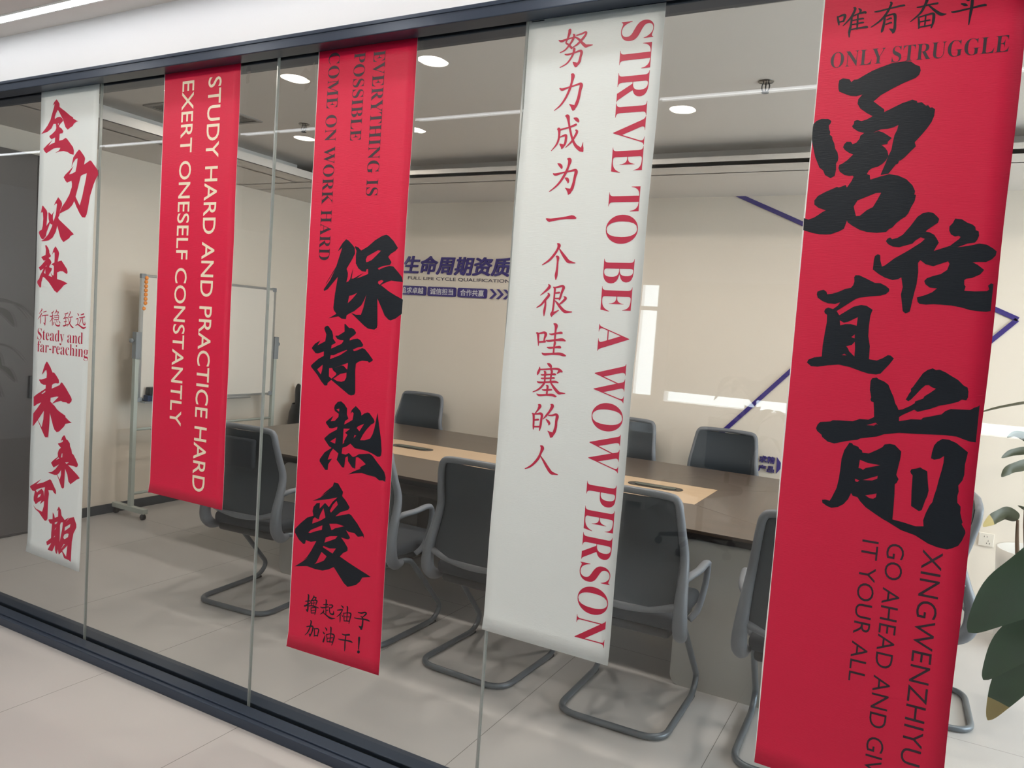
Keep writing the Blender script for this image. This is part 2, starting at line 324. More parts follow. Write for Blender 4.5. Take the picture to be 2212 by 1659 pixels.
INK = {
 2: """""",
 1: """-1130,-778,-1020,-624,-845,-516,-731,-605,-609,-733,-608,-874,-132,-1115,248,-1336,464,-1426,452,-1467,709,-1576,850,-1606,712,-1630,533,-1690,440,-1802,246,-1865,80,-1947,-97,-1826,-269,-1528,-316,-1440,-407,-1349,-590,-1133,-727,-995,-864,-1147,-944,-1312,-931,-1398,-725,-1327,-523,-1324,-375,-1402,-299,-1492,-339,-1557,-480,-1624,-591,-1719,-573,-1788,-411,-1849,-261,-1986,-314,-2084,-530,-2088,-558,-2402,-299,-2382,-74,-2301,42,-2350,515,-2755,585,-2910,574,-3095,332,-3050,129,-2955,-189,-2889,-563,-2896,-852,-2951,-537,-2838,-441,-2732,-688,-2719,-979,-2739,-1531,-2924,-1654,-2852,-1779,-2716,-1460,-2533,-1071,-2348,-1398,-2597,-1107,-2509,-889,-2469,-871,-2239,-1161,-2300,-1267,-2242,-1336,-2152,-1128,-2070,-871,-1931,-804,-1816,-842,-1626,-1032,-1614,-1184,-1809,-1488,-1946,-1976,-2020,-1730,-1844,-1500,-1669,-1276,-1426,-1170,-1177,-1011,-830,-987,-712|-711,-1634,-596,-1605,-635,-1690
432,-3657,492,-3431,552,-3214,780,-3007,955,-2881,1040,-2910,1373,-3201,1433,-3304,1363,-3568,1793,-3395,1904,-3441,2357,-3839,2415,-4038,2218,-4279,2093,-4491,1873,-4967,1738,-5549,1668,-5783,1564,-5916,1342,-5906,1139,-5727,900,-5436,719,-5171,586,-5347,339,-5513,198,-5562,-356,-5718,-319,-5590,-210,-5437,65,-5184,336,-4883,504,-4548,510,-4378,462,-4250,139,-4333,20,-4245,-137,-4078,6,-3955,270,-3803,599,-3604,277,-3964,517,-3930,752,-3854,836,-3580,882,-3263,738,-3290,576,-3418,497,-3533|1153,-4062,1303,-4008,1589,-3951,1533,-4208,1297,-5005,1135,-5381,972,-5184,807,-4978,969,-4560
-1838,-5692,-1747,-5369,-1689,-5335,-1378,-5567,-1319,-5689,-1342,-6038,-1375,-6292,-1146,-6092,-1211,-5969,-1240,-5673,-1181,-5660,-983,-5780,-785,-5600,-880,-5764,-871,-5955,-815,-6085,-660,-5766,-581,-5284,-655,-5248,-826,-5357,-716,-5195,-508,-4972,-252,-5169,-195,-5273,-212,-5393,-335,-5563,-357,-5700,-394,-5838,-473,-5889,-416,-5984,1,-6219,442,-6469,778,-6673,513,-6742,432,-6845,-4,-7028,-169,-6908,-261,-6804,-519,-6277,-622,-6563,-874,-6841,-1194,-6965,-1492,-6993,-1793,-6986,-1570,-6932,-1207,-6685,-928,-6319,-903,-6224,-992,-6215,-1098,-6162,-1332,-6563,-1383,-6756,-1586,-6914,-1707,-6897,-1864,-6757,-1963,-6598,-1906,-6519,-1727,-6457,-1660,-6282,-1635,-5966,-1672,-5685,-1735,-5623
-1422,-7200,-1349,-7168,-1178,-7303,-1083,-7442,-1078,-7530,-947,-7677,-980,-7721,-1126,-7776,-974,-7861,-885,-7982,-1049,-8160,-1047,-8213,-837,-8243,-862,-8349,-1004,-8475,-1094,-8591,-938,-8631,-803,-8654,-947,-8438,-762,-8582,-704,-8572,-684,-8362,-695,-8135,-905,-8061,-658,-7977,-649,-7733,-665,-7516,-754,-7508,-866,-7632,-760,-7369,-605,-7224,-376,-7434,-312,-7554,-360,-7763,-410,-7938,-122,-7872,89,-8050,330,-8269,379,-8406,340,-8484,165,-8437,17,-8363,-215,-8368,-422,-8434,-416,-8739,10,-8805,404,-8914,135,-9000,-33,-9127,-386,-9375,-611,-9278,-1043,-8915,-1413,-8697,-1535,-8665,-1644,-8916,-1663,-9174,-1785,-9160,-1976,-8980,-1981,-8873,-1833,-8762,-1778,-8636,-1493,-8275,-1760,-8379,-1888,-8231,-1710,-8138,-1360,-7885,-1510,-7905,-1697,-7767,-1684,-7731,-1372,-7639,-1353,-7393|-1454,-8468,-1357,-8290,-1346,-8527|-1361,-8202,-1290,-8121,-1258,-8164
-1408,-13297,-1302,-13029,-1179,-12780,-1052,-12631,-984,-12655,-740,-12883,-564,-13115,-432,-13103,-228,-13253,-57,-13414,-34,-13549,-114,-13596,-278,-13592,-473,-13640,-569,-13698,-594,-13878,20,-13652,127,-13515,225,-13525,477,-13716,913,-14121,982,-14231,955,-14331,801,-14444,673,-14448,575,-14410,317,-14417,152,-14376,-171,-14459,-528,-14585,-359,-14647,-121,-14819,113,-14911,541,-15040,527,-15100,840,-15250,1035,-15305,782,-15364,559,-15410,437,-15562,91,-15822,-103,-15885,-289,-15789,-395,-15643,-523,-15380,-689,-15040,-699,-15540,-754,-16146,-782,-16260,-836,-16196,-934,-16249,-1054,-16204,-1304,-15913,-1647,-15501,-1993,-15815,-2036,-15800,-2014,-15209,-1691,-14910,-1398,-14617,-1733,-14733,-1900,-14832,-2002,-14863,-2022,-14410,-1755,-14252,-1076,-13915,-1067,-13745,-1268,-13754,-1474,-13703,-1615,-13576,-1568,-13502,-1481,-13534,-1032,-13413,-1008,-13223,-1050,-13038,-1165,-13077|-1417,-14198,-1088,-14016,-1102,-14087,-1282,-14185|-657,-14311,-182,-14213,-35,-14208,-522,-14569,-671,-14501|-1631,-15478,-1161,-14983,-1193,-15397,-1310,-15793
270,-16195,329,-16069,470,-15952,535,-15974,673,-16143,753,-16142,937,-16285,953,-16420,1061,-16543,1119,-16731,1232,-16764,1432,-16961,1594,-17172,1573,-17262,1482,-17325,1226,-17293,842,-17310,1203,-17483,1562,-17664,1757,-17791,1541,-17883,1078,-18180,912,-18078,817,-17777,626,-17509,613,-17907,588,-18406,510,-18478,378,-18440,165,-18095,7,-17899,-173,-17927,-373,-17917,-692,-17884,-411,-17822,-121,-17639,147,-17381,-256,-17579,-324,-17549,-481,-17391,-305,-17246,48,-17027,24,-16861,98,-16693,256,-16572,54,-16460,17,-16386,83,-16387,372,-16290,400,-16198,320,-16208,259,-16295|-124,-17220,82,-17052,166,-17090|278,-17035,334,-16839,398,-16830,391,-17009|612,-17215,900,-17174,728,-17277|40,-17884,183,-17783,322,-17613,317,-17852,230,-18085
-2106,-18763,-1699,-18545,-1231,-18289,-1594,-18590,-1055,-18424,-527,-18191,-425,-18226,-40,-18646,-14,-18832,-165,-18797,-303,-18689,-636,-18722,-578,-18894,-629,-19226,-640,-19713,-645,-20120,-751,-20236,-869,-20241,-1079,-20116,-1362,-19920,-1641,-19826,-1840,-19654,-1574,-19793,-1091,-19853,-968,-19567,-947,-19299,-1277,-19518,-1167,-19316,-1418,-19439,-1618,-19576,-1798,-19421,-1805,-19258,-1715,-18957,-1923,-18959,-2139,-18809|-1650,-18885,-1246,-18718,-910,-18634,-949,-18874,-956,-19098,-1019,-18844,-1176,-18748,-1409,-18887,-1541,-18990|-1495,-19248,-1434,-19095,-1199,-18995,-1294,-19153
-537,-20127,-238,-20064,-237,-19731,-117,-19820,-60,-19971,183,-19868,201,-19544,73,-19626,225,-19369,396,-19510,457,-19759,711,-19933,1057,-19742,811,-20005,1091,-19766,1407,-19670,1613,-19988,1620,-20124,1412,-20440,1305,-20856,1286,-21456,1265,-22018,1222,-22117,1043,-22105,766,-21762,573,-21480,335,-21659,241,-21425,202,-21655,121,-21682,30,-21508,18,-21267,-198,-21634,-387,-21886,-525,-21822,-585,-21630,-284,-21225,-612,-21401,-687,-21243,-312,-20987,-308,-20723,-261,-20290,-428,-20300,-551,-20181|-49,-20191,162,-20102,117,-20201,-45,-20281|-65,-20557,76,-20389,47,-20475|-131,-20932,-4,-20807,-17,-20870|366,-20236,425,-20105,587,-20065,538,-20404,427,-20826,372,-21057,368,-20636|743,-20266,1168,-20039,1128,-20195,736,-20457|638,-20786,712,-20632,918,-20533,1047,-20528,1007,-20695,738,-20846|501,-21354,700,-21074,782,-21078|603,-21424,978,-21099,907,-21643
~-1570,-10174,16,-1545,-10222,29,-1761,-10415,11
~-1552,-10371,16,-1578,-10430,27,-1848,-10676,11
~-1639,-10499,20,-1621,-10713,27,-1628,-10870,20
~-1414,-10323,18,-1194,-10271,26
~-1532,-10510,18,-1282,-10464,24,-1038,-10444,26
~-1267,-10480,20,-1257,-10710,31,-1274,-10933,20
~-1288,-10942,9,-1277,-10875,40,-1400,-10825,9
~-603,-10218,15,-628,-10268,22,-803,-10342,11
~-893,-10485,18,-782,-10488,22,-620,-10439,15
~-708,-10305,20,-693,-10630,24,-686,-10907,20
~-714,-10484,15,-762,-10634,20,-894,-10747,9
~-641,-10562,22,-599,-10592,15
~-400,-10168,15,-385,-10207,26,-515,-10344,11
~-409,-10266,15,-233,-10265,24,-349,-10400,11
~-550,-10460,17,-225,-10419,19,-217,-10605,19
~-533,-10540,15,-235,-10508,15
~-542,-10638,17,-217,-10605,17
~-605,-10756,22,-614,-10862,22
~-496,-10734,15,-437,-10844,26,-298,-10901,33,-135,-10884,37,-152,-10812,11
~-363,-10661,15,-319,-10740,22
~-200,-10669,17,-87,-10760,26
~242,-10330,15,493,-10269,26
~362,-10316,17,288,-10449,19,211,-10525,17
~172,-10543,17,410,-10482,21,465,-10520,15
~219,-10694,15,431,-10650,17
~345,-10526,19,347,-10832,21
~148,-10876,17,268,-10869,32,531,-10781,15
~648,-10198,17,677,-10236,25,566,-10418,19,464,-10504,11
~595,-10473,15,845,-10428,25
~727,-10450,19,685,-10668,25,443,-10899,11
~517,-10501,13,662,-10750,30,827,-10885,36,948,-10918,13
~1216,-10249,15,1298,-10325,29,1312,-10348,10
~1125,-10525,15,1254,-10486,25,1261,-10637,21,1242,-10765,19
~1113,-10804,21,1267,-10756,25,1479,-10831,35,1689,-10898,42,1892,-10830,10
~1466,-10308,19,1683,-10250,31
~1369,-10440,17,1562,-10414,23,1754,-10380,29
~1511,-10425,19,1466,-10578,23,1345,-10743,10
~1613,-10411,21,1625,-10632,25,1707,-10731,31,1796,-10718,35,1778,-10608,10""",
 3: """-750,-7178,-622,-6995,-559,-6909,-402,-6770,-288,-6818,-99,-6969,5,-7074,40,-7265,-77,-7478,-314,-7824,-240,-7971,-240,-8100,-294,-8304,-133,-8246,-123,-8780,-173,-9050,-82,-8971,-159,-9446,-198,-9491,-216,-9621,-426,-9611,-572,-9532,-1033,-9632,-676,-9450,-813,-9316,-834,-9220,-795,-8763,-698,-8123,-909,-8334,-1148,-8581,-1315,-8652,-1334,-8587,-1057,-8252,-831,-7835,-561,-7069,-735,-7189
-1248,-8377,-769,-7705,-753,-7737,-1225,-8377
28,-7015,166,-7052,310,-7166,596,-7027,900,-6805,1204,-6649,1384,-6611,1491,-6648,1710,-6822,1914,-7060,1811,-7159,1613,-7265,1517,-7369,1672,-7548,1615,-7646,1331,-7683,1088,-7771,1144,-7822,1336,-7745,1591,-7678,1760,-7695,1993,-7895,2158,-8055,2208,-8217,1952,-8204,1705,-8181,1477,-8250,1261,-8346,1629,-8556,1923,-8689,2251,-8814,2244,-9304,1980,-9483,1779,-9556,1673,-9530,1508,-9403,1374,-9180,1150,-8824,1217,-9754,1197,-9839,1096,-9919,801,-9894,633,-9809,2,-9384,226,-9437,457,-9425,547,-9177,649,-8707,568,-8901,447,-9097,162,-9302,-185,-9469,-279,-9323,-172,-9060,48,-8859,239,-8659,13,-8753,-137,-8780,-188,-8248,-123,-8182,-80,-8010,-5,-7791,-61,-8167,26,-8160,473,-7943,163,-8157,402,-8082,678,-7980,666,-7812,599,-7814,565,-7905,389,-7892,219,-7791,98,-7624,79,-7349,99,-7179,17,-7064|593,-7362,1056,-7147,1189,-7162,816,-7484,660,-7550,568,-7573,535,-7479|1146,-8218,1288,-8172,1382,-8211,1221,-8341,1133,-8292
-1207,-10018,-1183,-9950,-1072,-9900,-998,-9929,-830,-10093,-771,-10242,-770,-10351,-633,-10483,-673,-10523,-824,-10595,-835,-10727,-527,-10585,-363,-10519,-273,-10405,-288,-10384,-428,-10383,-572,-10349,-668,-10257,-650,-10234,-524,-10226,-335,-10117,-249,-10069,-273,-9800,-232,-9787,-42,-9927,67,-9914,195,-9967,284,-10068,248,-10135,90,-10241,12,-10300,9,-10375,178,-10310,367,-10277,493,-10322,640,-10482,604,-10549,416,-10583,177,-10686,235,-10736,396,-10692,594,-10603,718,-10626,918,-10792,1106,-10979,1082,-11023,940,-11098,883,-11049,640,-11047,479,-11092,349,-11178,338,-11415,394,-12207,345,-12298,210,-12333,97,-12312,-751,-11859,-832,-11921,-914,-11984,-922,-12073,-1050,-12096,-1234,-11947,-1422,-11743,-1733,-11480,-1766,-11427,-1684,-11343,-1406,-11132,-1168,-11014,-1170,-10850,-1447,-10947,-1564,-10945,-1751,-10792,-1759,-10749,-1617,-10595,-1365,-10456,-1497,-10653,-1133,-10474,-1098,-10219,-1173,-10092|-859,-11111,-842,-10957,-713,-10958,-480,-10853,-98,-10710,-83,-10737,-391,-10923|-1451,-11534,-1195,-11336,-1206,-11503,-1256,-11706|-879,-11442,-738,-11419,-690,-11503,-527,-11598,-538,-11654,-740,-11814,-873,-11738|-639,-11411,-309,-11286,-10,-11175,-16,-11294,-34,-11425,-210,-11299,-309,-11296|-655,-11806,-343,-11604,-55,-11531,-56,-11709,-131,-11835,-268,-11885,-465,-11877
-544,-12873,-517,-12761,-385,-12626,-233,-12588,-72,-12680,63,-12818,65,-13036,152,-13178,-2,-13283,-34,-13418,167,-13307,340,-13200,378,-12957,306,-12911,242,-12994,250,-12906,300,-12825,455,-12685,657,-12829,723,-12918,729,-13004,853,-12914,1011,-12854,1094,-12877,1295,-13067,1333,-13148,1305,-13205,1189,-13262,1001,-13466,852,-13657,732,-13888,948,-13861,1184,-13766,1280,-13603,1344,-13382,1386,-13142,1437,-12813,1476,-12983,1552,-13314,1663,-13747,1718,-14144,1708,-14295,1654,-14355,1549,-14370,1357,-14300,1110,-14237,891,-14213,507,-14204,304,-14064,145,-14183,-60,-14265,-81,-14477,111,-14494,259,-14412,447,-14535,555,-14498,713,-14393,1196,-14307,1335,-14368,1535,-14554,1733,-14718,1889,-14865,1963,-15046,1953,-15207,1845,-15171,1688,-15195,1494,-15096,1170,-15081,896,-15046,625,-15093,285,-15192,511,-15049,844,-14895,762,-14899,853,-14825,1049,-14710,863,-14585,693,-14505,585,-14526,583,-14690,587,-14940,447,-14917,238,-14717,211,-14535,104,-14605,74,-14971,-24,-14975,-295,-14738,-227,-14497,-492,-14356,-624,-14529,-720,-14798,-510,-14724,-680,-14959,-694,-15173,-809,-15190,-1104,-14908,-1096,-14818,-882,-14542,-565,-14339,-698,-14284,-930,-14058,-918,-14013,-701,-13830,-358,-13633,-336,-13531,-600,-13623,-715,-13621,-899,-13455,-888,-13409,-765,-13306,-553,-13150,-675,-13373,-478,-13328,-319,-13167,-313,-13056,-503,-12968|-436,-12906,-298,-12858,-299,-12978|-652,-14111,-379,-13933,-406,-14163|-52,-13563,252,-13532,28,-13706,86,-13736,144,-13768,-6,-14028,23,-14046,-54,-14143|551,-13467,615,-13395,879,-13277,682,-13570|428,-13862,473,-13726,557,-13738
-1342,-16431,-992,-16257,-550,-15921,-935,-16187,-760,-16014,-410,-15731,-359,-15581,-160,-15592,86,-15866,51,-16025,226,-16150,436,-16373,369,-16479,18,-16623,-212,-16818,56,-16735,423,-16611,530,-16651,813,-16894,1131,-17233,1171,-17389,1107,-17308,877,-17375,707,-17266,454,-17278,316,-17233,527,-17466,487,-17532,429,-17555,112,-17545,273,-17681,441,-17861,444,-17979,241,-18091,101,-18251,472,-18378,837,-18491,1570,-18699,1184,-18806,1079,-18982,913,-19137,536,-19292,348,-19191,87,-18936,-158,-18700,-380,-18831,-683,-18944,-1059,-18963,-1444,-18933,-2065,-19076,-1708,-18828,-1403,-18581,-1649,-18742,-1467,-18582,-1293,-18326,-1053,-17901,-1316,-17984,-1573,-17965,-1596,-18104,-1690,-18135,-1925,-18008,-2136,-17777,-2129,-17627,-1871,-17370,-1567,-17108,-1258,-16980,-1316,-16820,-1280,-16644,-1134,-16486,-979,-16447,-980,-16665,-733,-16406,-539,-16529,-371,-16297,-155,-16106,-529,-16228,-1017,-16357|-999,-17079,-948,-16901,-797,-16609,-721,-16812,-680,-16949,-934,-17115,-1300,-17291,-1281,-17105,-1191,-17028|-484,-16651,-362,-16415,-192,-16231,-121,-16374,-433,-16726|-1465,-17663,-1347,-17531,-799,-17255,-818,-17433,-1094,-17532,-1370,-17657|-481,-17142,-133,-17078,232,-17107,-182,-17254,-358,-17366|-662,-17886,-614,-17684,-404,-17591,-56,-17525,-155,-17644,-482,-17803|-728,-18068,-700,-18014,-403,-18052,-100,-17992,-253,-18215,-490,-18142|-1013,-18709,-777,-18260,-520,-18377,-647,-18560,-858,-18677,-1103,-18789
~-1325,-20001,20,-1293,-20045,35,-1304,-20305,32,-1298,-20561,36,-1325,-20662,14
~-1318,-20661,10,-1328,-20620,40,-1386,-20582,10
~-1429,-20282,20,-1232,-20220,26
~-1483,-20476,24,-1375,-20425,34,-1162,-20272,14
~-1049,-19981,14,-1025,-20009,27,-1105,-20139,20,-1198,-20229,12
~-1065,-20070,16,-925,-20020,25,-963,-20106,18
~-1156,-20193,14,-1138,-20300,22,-1115,-20372,16
~-1145,-20199,16,-994,-20139,20,-873,-20136,29,-899,-20245,21,-916,-20317,16
~-1117,-20287,14,-944,-20230,16
~-1026,-20163,14,-1013,-20357,16
~-1252,-20421,16,-1111,-20380,22,-912,-20376,25,-784,-20388,16
~-1149,-20466,16,-1131,-20573,22,-1124,-20666,14
~-1138,-20472,16,-954,-20411,20,-908,-20434,27,-921,-20574,25,-946,-20691,12
~-1109,-20564,14,-958,-20515,16
~-1113,-20663,18,-940,-20613,18
~-458,-19998,15,-423,-20032,33,-427,-20287,25
~-552,-20206,15,-349,-20158,25
~-685,-20331,17,-565,-20328,25,-301,-20231,19
~-427,-20287,19,-409,-20553,23
~-408,-20401,17,-314,-20361,19
~-528,-20395,14,-533,-20481,25,-677,-20601,12
~-576,-20492,14,-397,-20567,25,-177,-20632,38,35,-20589,11
~-285,-20160,17,-147,-20128,27,-113,-20162,33,-161,-20240,19
~-267,-20266,17,-161,-20237,17
~-251,-20245,17,-242,-20378,23,-188,-20466,27,-60,-20452,33,-45,-20365,19,-58,-20334,8
~294,-20041,13,370,-20081,32,394,-20118,13
~118,-20258,15,325,-20192,28,358,-20201,19,273,-20355,21,114,-20511,10
~262,-20341,19,277,-20556,23,279,-20672,13
~338,-20373,13,384,-20429,23
~416,-20288,15,449,-20447,23,458,-20586,13
~428,-20301,15,643,-20233,19,759,-20247,32,730,-20428,24,691,-20621,13
~555,-20021,15,588,-20047,32,586,-20313,23,582,-20548,19
~468,-20425,13,695,-20370,17
~458,-20578,17,705,-20526,19
~1090,-20109,17,1233,-20100,26,1392,-20037,26,1455,-20063,33,1361,-20176,20,1284,-20244,17
~1222,-20226,17,1307,-20271,28,1317,-20417,31,1299,-20586,37,1255,-20696,22
~1246,-20707,11,1262,-20645,56,1146,-20600,9
~932,-20346,15,1045,-20343,22,1329,-20299,24,1532,-20290,31,1614,-20303,18
~-1309,-21235,18,-1189,-21188,24,-1036,-21150,33,-1000,-21193,33,-1033,-21356,26,-1130,-21561,20
~-1141,-21572,10,-1122,-21516,40,-1180,-21479,10
~-1138,-20961,18,-1096,-20993,33,-1143,-21211,28,-1240,-21425,24,-1376,-21572,10
~-944,-21196,16,-911,-21359,24,-923,-21508,16
~-931,-21227,16,-769,-21178,23,-712,-21215,29,-737,-21332,23,-751,-21455,20
~-914,-21480,20,-752,-21435,23
~-407,-21045,14,-339,-21096,33,-325,-21143,12
~-503,-21231,14,-446,-21276,33,-423,-21295,12
~-388,-21329,12,-432,-21476,29,-468,-21588,33,-466,-21613,12
~-337,-21282,15,-295,-21424,23,-285,-21566,14
~-315,-21285,15,-115,-21209,19,36,-21229,33,6,-21415,25,-54,-21625,13
~-164,-20967,15,-130,-21001,33,-131,-21297,23,-158,-21533,19
~-273,-21419,14,-21,-21329,17
~-286,-21549,17,-31,-21500,19
~409,-21084,17,535,-21086,25,741,-21025,34
~244,-21311,15,361,-21306,25,632,-21270,25,819,-21255,32,900,-21276,17
~586,-21064,19,562,-21322,28,567,-21538,28,566,-21681,13
1163,-20992,1203,-20974,1245,-20988,1242,-21096,1217,-21459,1176,-21470,1171,-21247,1150,-21037
1267,-21528,1262,-21556,1246,-21581,1221,-21599,1192,-21607,1165,-21602,1146,-21587,1138,-21563,1142,-21536,1159,-21510,1184,-21492,1213,-21485,1239,-21489,1259,-21505""",
 4: """~-774,-478,49,-780,-558,48,-826,-716,29,-871,-836,24,-777,-906,29,-669,-1014,35
~-640,-619,24,-614,-666,40,-677,-806,35,-767,-929,29,-890,-1049,24,-1045,-1106,14
~-1113,-742,16,-1013,-771,38,-849,-735,27,-620,-703,21
~-533,-654,21,-395,-634,27,-260,-598,31,-224,-632,31,-289,-734,38,-395,-839,36,-502,-929,30,-637,-991,11
~-570,-708,21,-466,-772,32,-350,-888,39,-219,-998,47,-137,-999,36,7,-994,11
~-597,-1022,24,-582,-1068,44,-605,-1183,35,-699,-1350,29,-823,-1471,22,-1018,-1549,11
~-877,-1176,16,-779,-1191,27,-582,-1163,24,-388,-1125,35,-335,-1175,44,-357,-1298,38,-394,-1456,43,-500,-1563,32
~-491,-1571,16,-486,-1527,63,-548,-1477,40,-597,-1432,8
~-600,-1797,32,-560,-1845,60,-586,-2028,37,-630,-2202,40,-742,-2460,35,-909,-2686,27,-1104,-2825,11
~-967,-2180,18,-879,-2218,38,-699,-2174,24,-487,-2133,25,-308,-2097,36,-263,-2152,55,-293,-2290,47,-324,-2509,49,-390,-2711,52,-477,-2853,27
~-485,-2867,13,-466,-2794,71,-537,-2729,40,-611,-2676,10
~-701,-3016,24,-632,-3043,56,-588,-3210,35,-536,-3407,32,-437,-3697,35,-312,-3912,44,-153,-4040,57,-67,-4088,35
~-58,-4104,24,-81,-4014,44,-80,-3925,20,-68,-3836,6
~-424,-3102,16,-342,-3137,52,-280,-3193,38,-269,-3219,16
~-345,-3300,35,-442,-3331,32,-589,-3371,24,-854,-3415,26,-939,-3405,24
~-941,-3375,16,-896,-3408,48,-881,-3536,37,-889,-3701,35,-953,-3864,29,-1109,-4037,11
~-852,-3643,16,-753,-3611,27,-653,-3602,40,-644,-3715,40,-667,-3849,38,-758,-3972,29
~-757,-3982,16,-745,-3920,56,-808,-3871,32,-846,-3839,6
~-332,-3465,24,-291,-3519,41,-365,-3671,36,-454,-3800,32,-633,-3959,10
~-856,-4435,13,-776,-4483,48,-729,-4538,43,-716,-4587,16
~-529,-4306,24,-459,-4354,60,-494,-4532,37,-578,-4740,42,-727,-4976,35,-884,-5138,27,-1078,-5270,11
~-985,-4733,16,-897,-4762,39,-664,-4714,24,-432,-4677,27,-260,-4654,40,-222,-4715,55,-252,-4856,44,-284,-5065,46,-337,-5228,51,-427,-5362,24
~-435,-5369,11,-399,-5287,72,-471,-5225,37,-546,-5178,8
~-580,-4875,13,-505,-4915,48,-466,-4984,35,-470,-5032,14
-1136,-6105,-1106,-6082,-968,-6096,-764,-6078,-430,-6035,-265,-5999,-181,-6015,-101,-6076,-115,-6113,-205,-6120,-423,-6115,-674,-6139,-926,-6183,-1011,-6198,-1065,-6175
~-671,-6856,16,-611,-6916,56,-653,-7031,37,-759,-7201,39,-917,-7372,34,-1139,-7515,13
~-605,-7000,13,-491,-7151,40,-360,-7302,53,-269,-7391,53,-150,-7420,32,-35,-7436,14
~-678,-7246,21,-624,-7283,48,-621,-7428,32,-624,-7643,37,-640,-7827,49,-641,-7958,13
~-875,-8108,13,-835,-8176,46,-929,-8288,36,-1125,-8453,10
~-870,-8382,16,-839,-8447,42,-972,-8615,38,-1084,-8744,28,-1225,-8836,13
~-943,-8598,25,-935,-8753,34,-955,-8940,41,-957,-9088,12
~-710,-8188,11,-650,-8232,36,-651,-8432,28,-654,-8710,31,-671,-8927,33,-706,-9021,41,-692,-9095,11
~-693,-9085,16,-656,-9003,41,-567,-8945,28,-466,-8886,11
~-678,-8202,16,-560,-8183,28,-410,-8147,37,-356,-8191,48,-397,-8315,37,-449,-8501,32,-470,-8563,19
~-614,-8366,23,-496,-8349,29,-487,-8349,16
~-626,-8536,23,-481,-8525,24
~-320,-8465,16,-262,-8516,40,-355,-8620,35,-450,-8701,24
~-621,-8593,11,-519,-8688,36,-389,-8821,45,-263,-8914,48,-145,-8924,32,-28,-8918,16
~-1180,-9624,12,-1116,-9659,43,-1094,-9822,31,-1073,-10017,13
~-1134,-9653,17,-1014,-9622,28,-902,-9599,38,-846,-9650,49,-879,-9777,31,-890,-9856,25
~-1061,-9902,26,-854,-9877,33
~-597,-9309,16,-516,-9359,57,-522,-9506,34,-525,-9785,31,-527,-9862,24
~-721,-9630,16,-631,-9637,29,-463,-9595,29,-329,-9571,37,-290,-9584,16
~-822,-9836,16,-735,-9848,33,-497,-9806,33,-278,-9781,44,-174,-9808,21
~-519,-9854,16,-515,-9900,41,-532,-10018,29,-537,-10204,29
~-767,-10047,16,-683,-10056,33,-496,-10031,29,-344,-10012,40,-308,-10033,18
~-926,-10241,20,-840,-10271,38,-600,-10240,33,-344,-10221,45,-207,-10242,42,-129,-10259,21
~-720,-10547,11,-645,-10583,49,-589,-10633,39,-589,-10674,16
~-976,-10681,13,-979,-10760,36,-1015,-10857,41,-1039,-10925,13
~-962,-10751,22,-771,-10734,26,-549,-10700,28,-361,-10689,36,-255,-10737,45,-193,-10763,16
~-273,-10731,41,-320,-10781,32,-370,-10836,7
~-815,-10801,13,-773,-10828,38,-773,-10977,30,-768,-11102,28,-788,-11182,33,-899,-11319,31,-1015,-11409,23,-1151,-11473,12
~-594,-10743,13,-546,-10778,39,-565,-10927,29,-569,-11100,29
~-905,-10914,17,-827,-10911,25,-570,-10873,23,-450,-10858,33,-407,-10864,15
~-896,-11023,17,-818,-11021,25,-561,-10986,23,-475,-10974,29,-440,-10982,15
~-1022,-11138,17,-947,-11158,30,-688,-11126,25,-432,-11090,36,-310,-11107,21
~-567,-11123,20,-472,-11231,36,-360,-11345,46,-259,-11421,46,-166,-11419,29,-51,-11415,11
~-706,-11222,13,-657,-11256,39,-660,-11359,31,-666,-11508,31
~-833,-11375,13,-754,-11380,28,-583,-11354,30,-511,-11344,21
~-1009,-11527,15,-915,-11554,33,-691,-11522,28,-484,-11505,41,-379,-11534,33,-336,-11537,16
~-926,-11855,17,-871,-11891,55,-931,-12016,30,-1018,-12137,17
~-1124,-12149,13,-1073,-12183,38,-1053,-12363,35,-1047,-12553,30,-1045,-12645,13
~-1060,-12165,20,-938,-12144,25,-835,-12124,38,-778,-12173,45,-792,-12333,38,-804,-12508,38,-832,-12666,12
~-1019,-12346,23,-907,-12322,30,-885,-12324,17
~-1029,-12559,25,-854,-12538,28
~-498,-11804,16,-440,-11845,54,-513,-12002,36,-622,-12155,33,-731,-12286,12
~-545,-12150,20,-417,-12132,28,-299,-12095,38,-252,-12152,54,-274,-12303,41,-277,-12476,44,-323,-12654,49,-431,-12809,25
~-439,-12822,12,-402,-12742,74,-476,-12681,36,-542,-12634,8
~-626,-12282,13,-556,-12336,41,-508,-12394,39,-521,-12446,15
~-749,-13130,17,-683,-13185,60,-723,-13349,37,-812,-13552,42,-973,-13751,35,-1107,-13858,27,-1236,-13925,12
~-730,-13437,12,-597,-13601,38,-462,-13772,50,-329,-13910,54,-223,-13934,36,-88,-13945,11""",
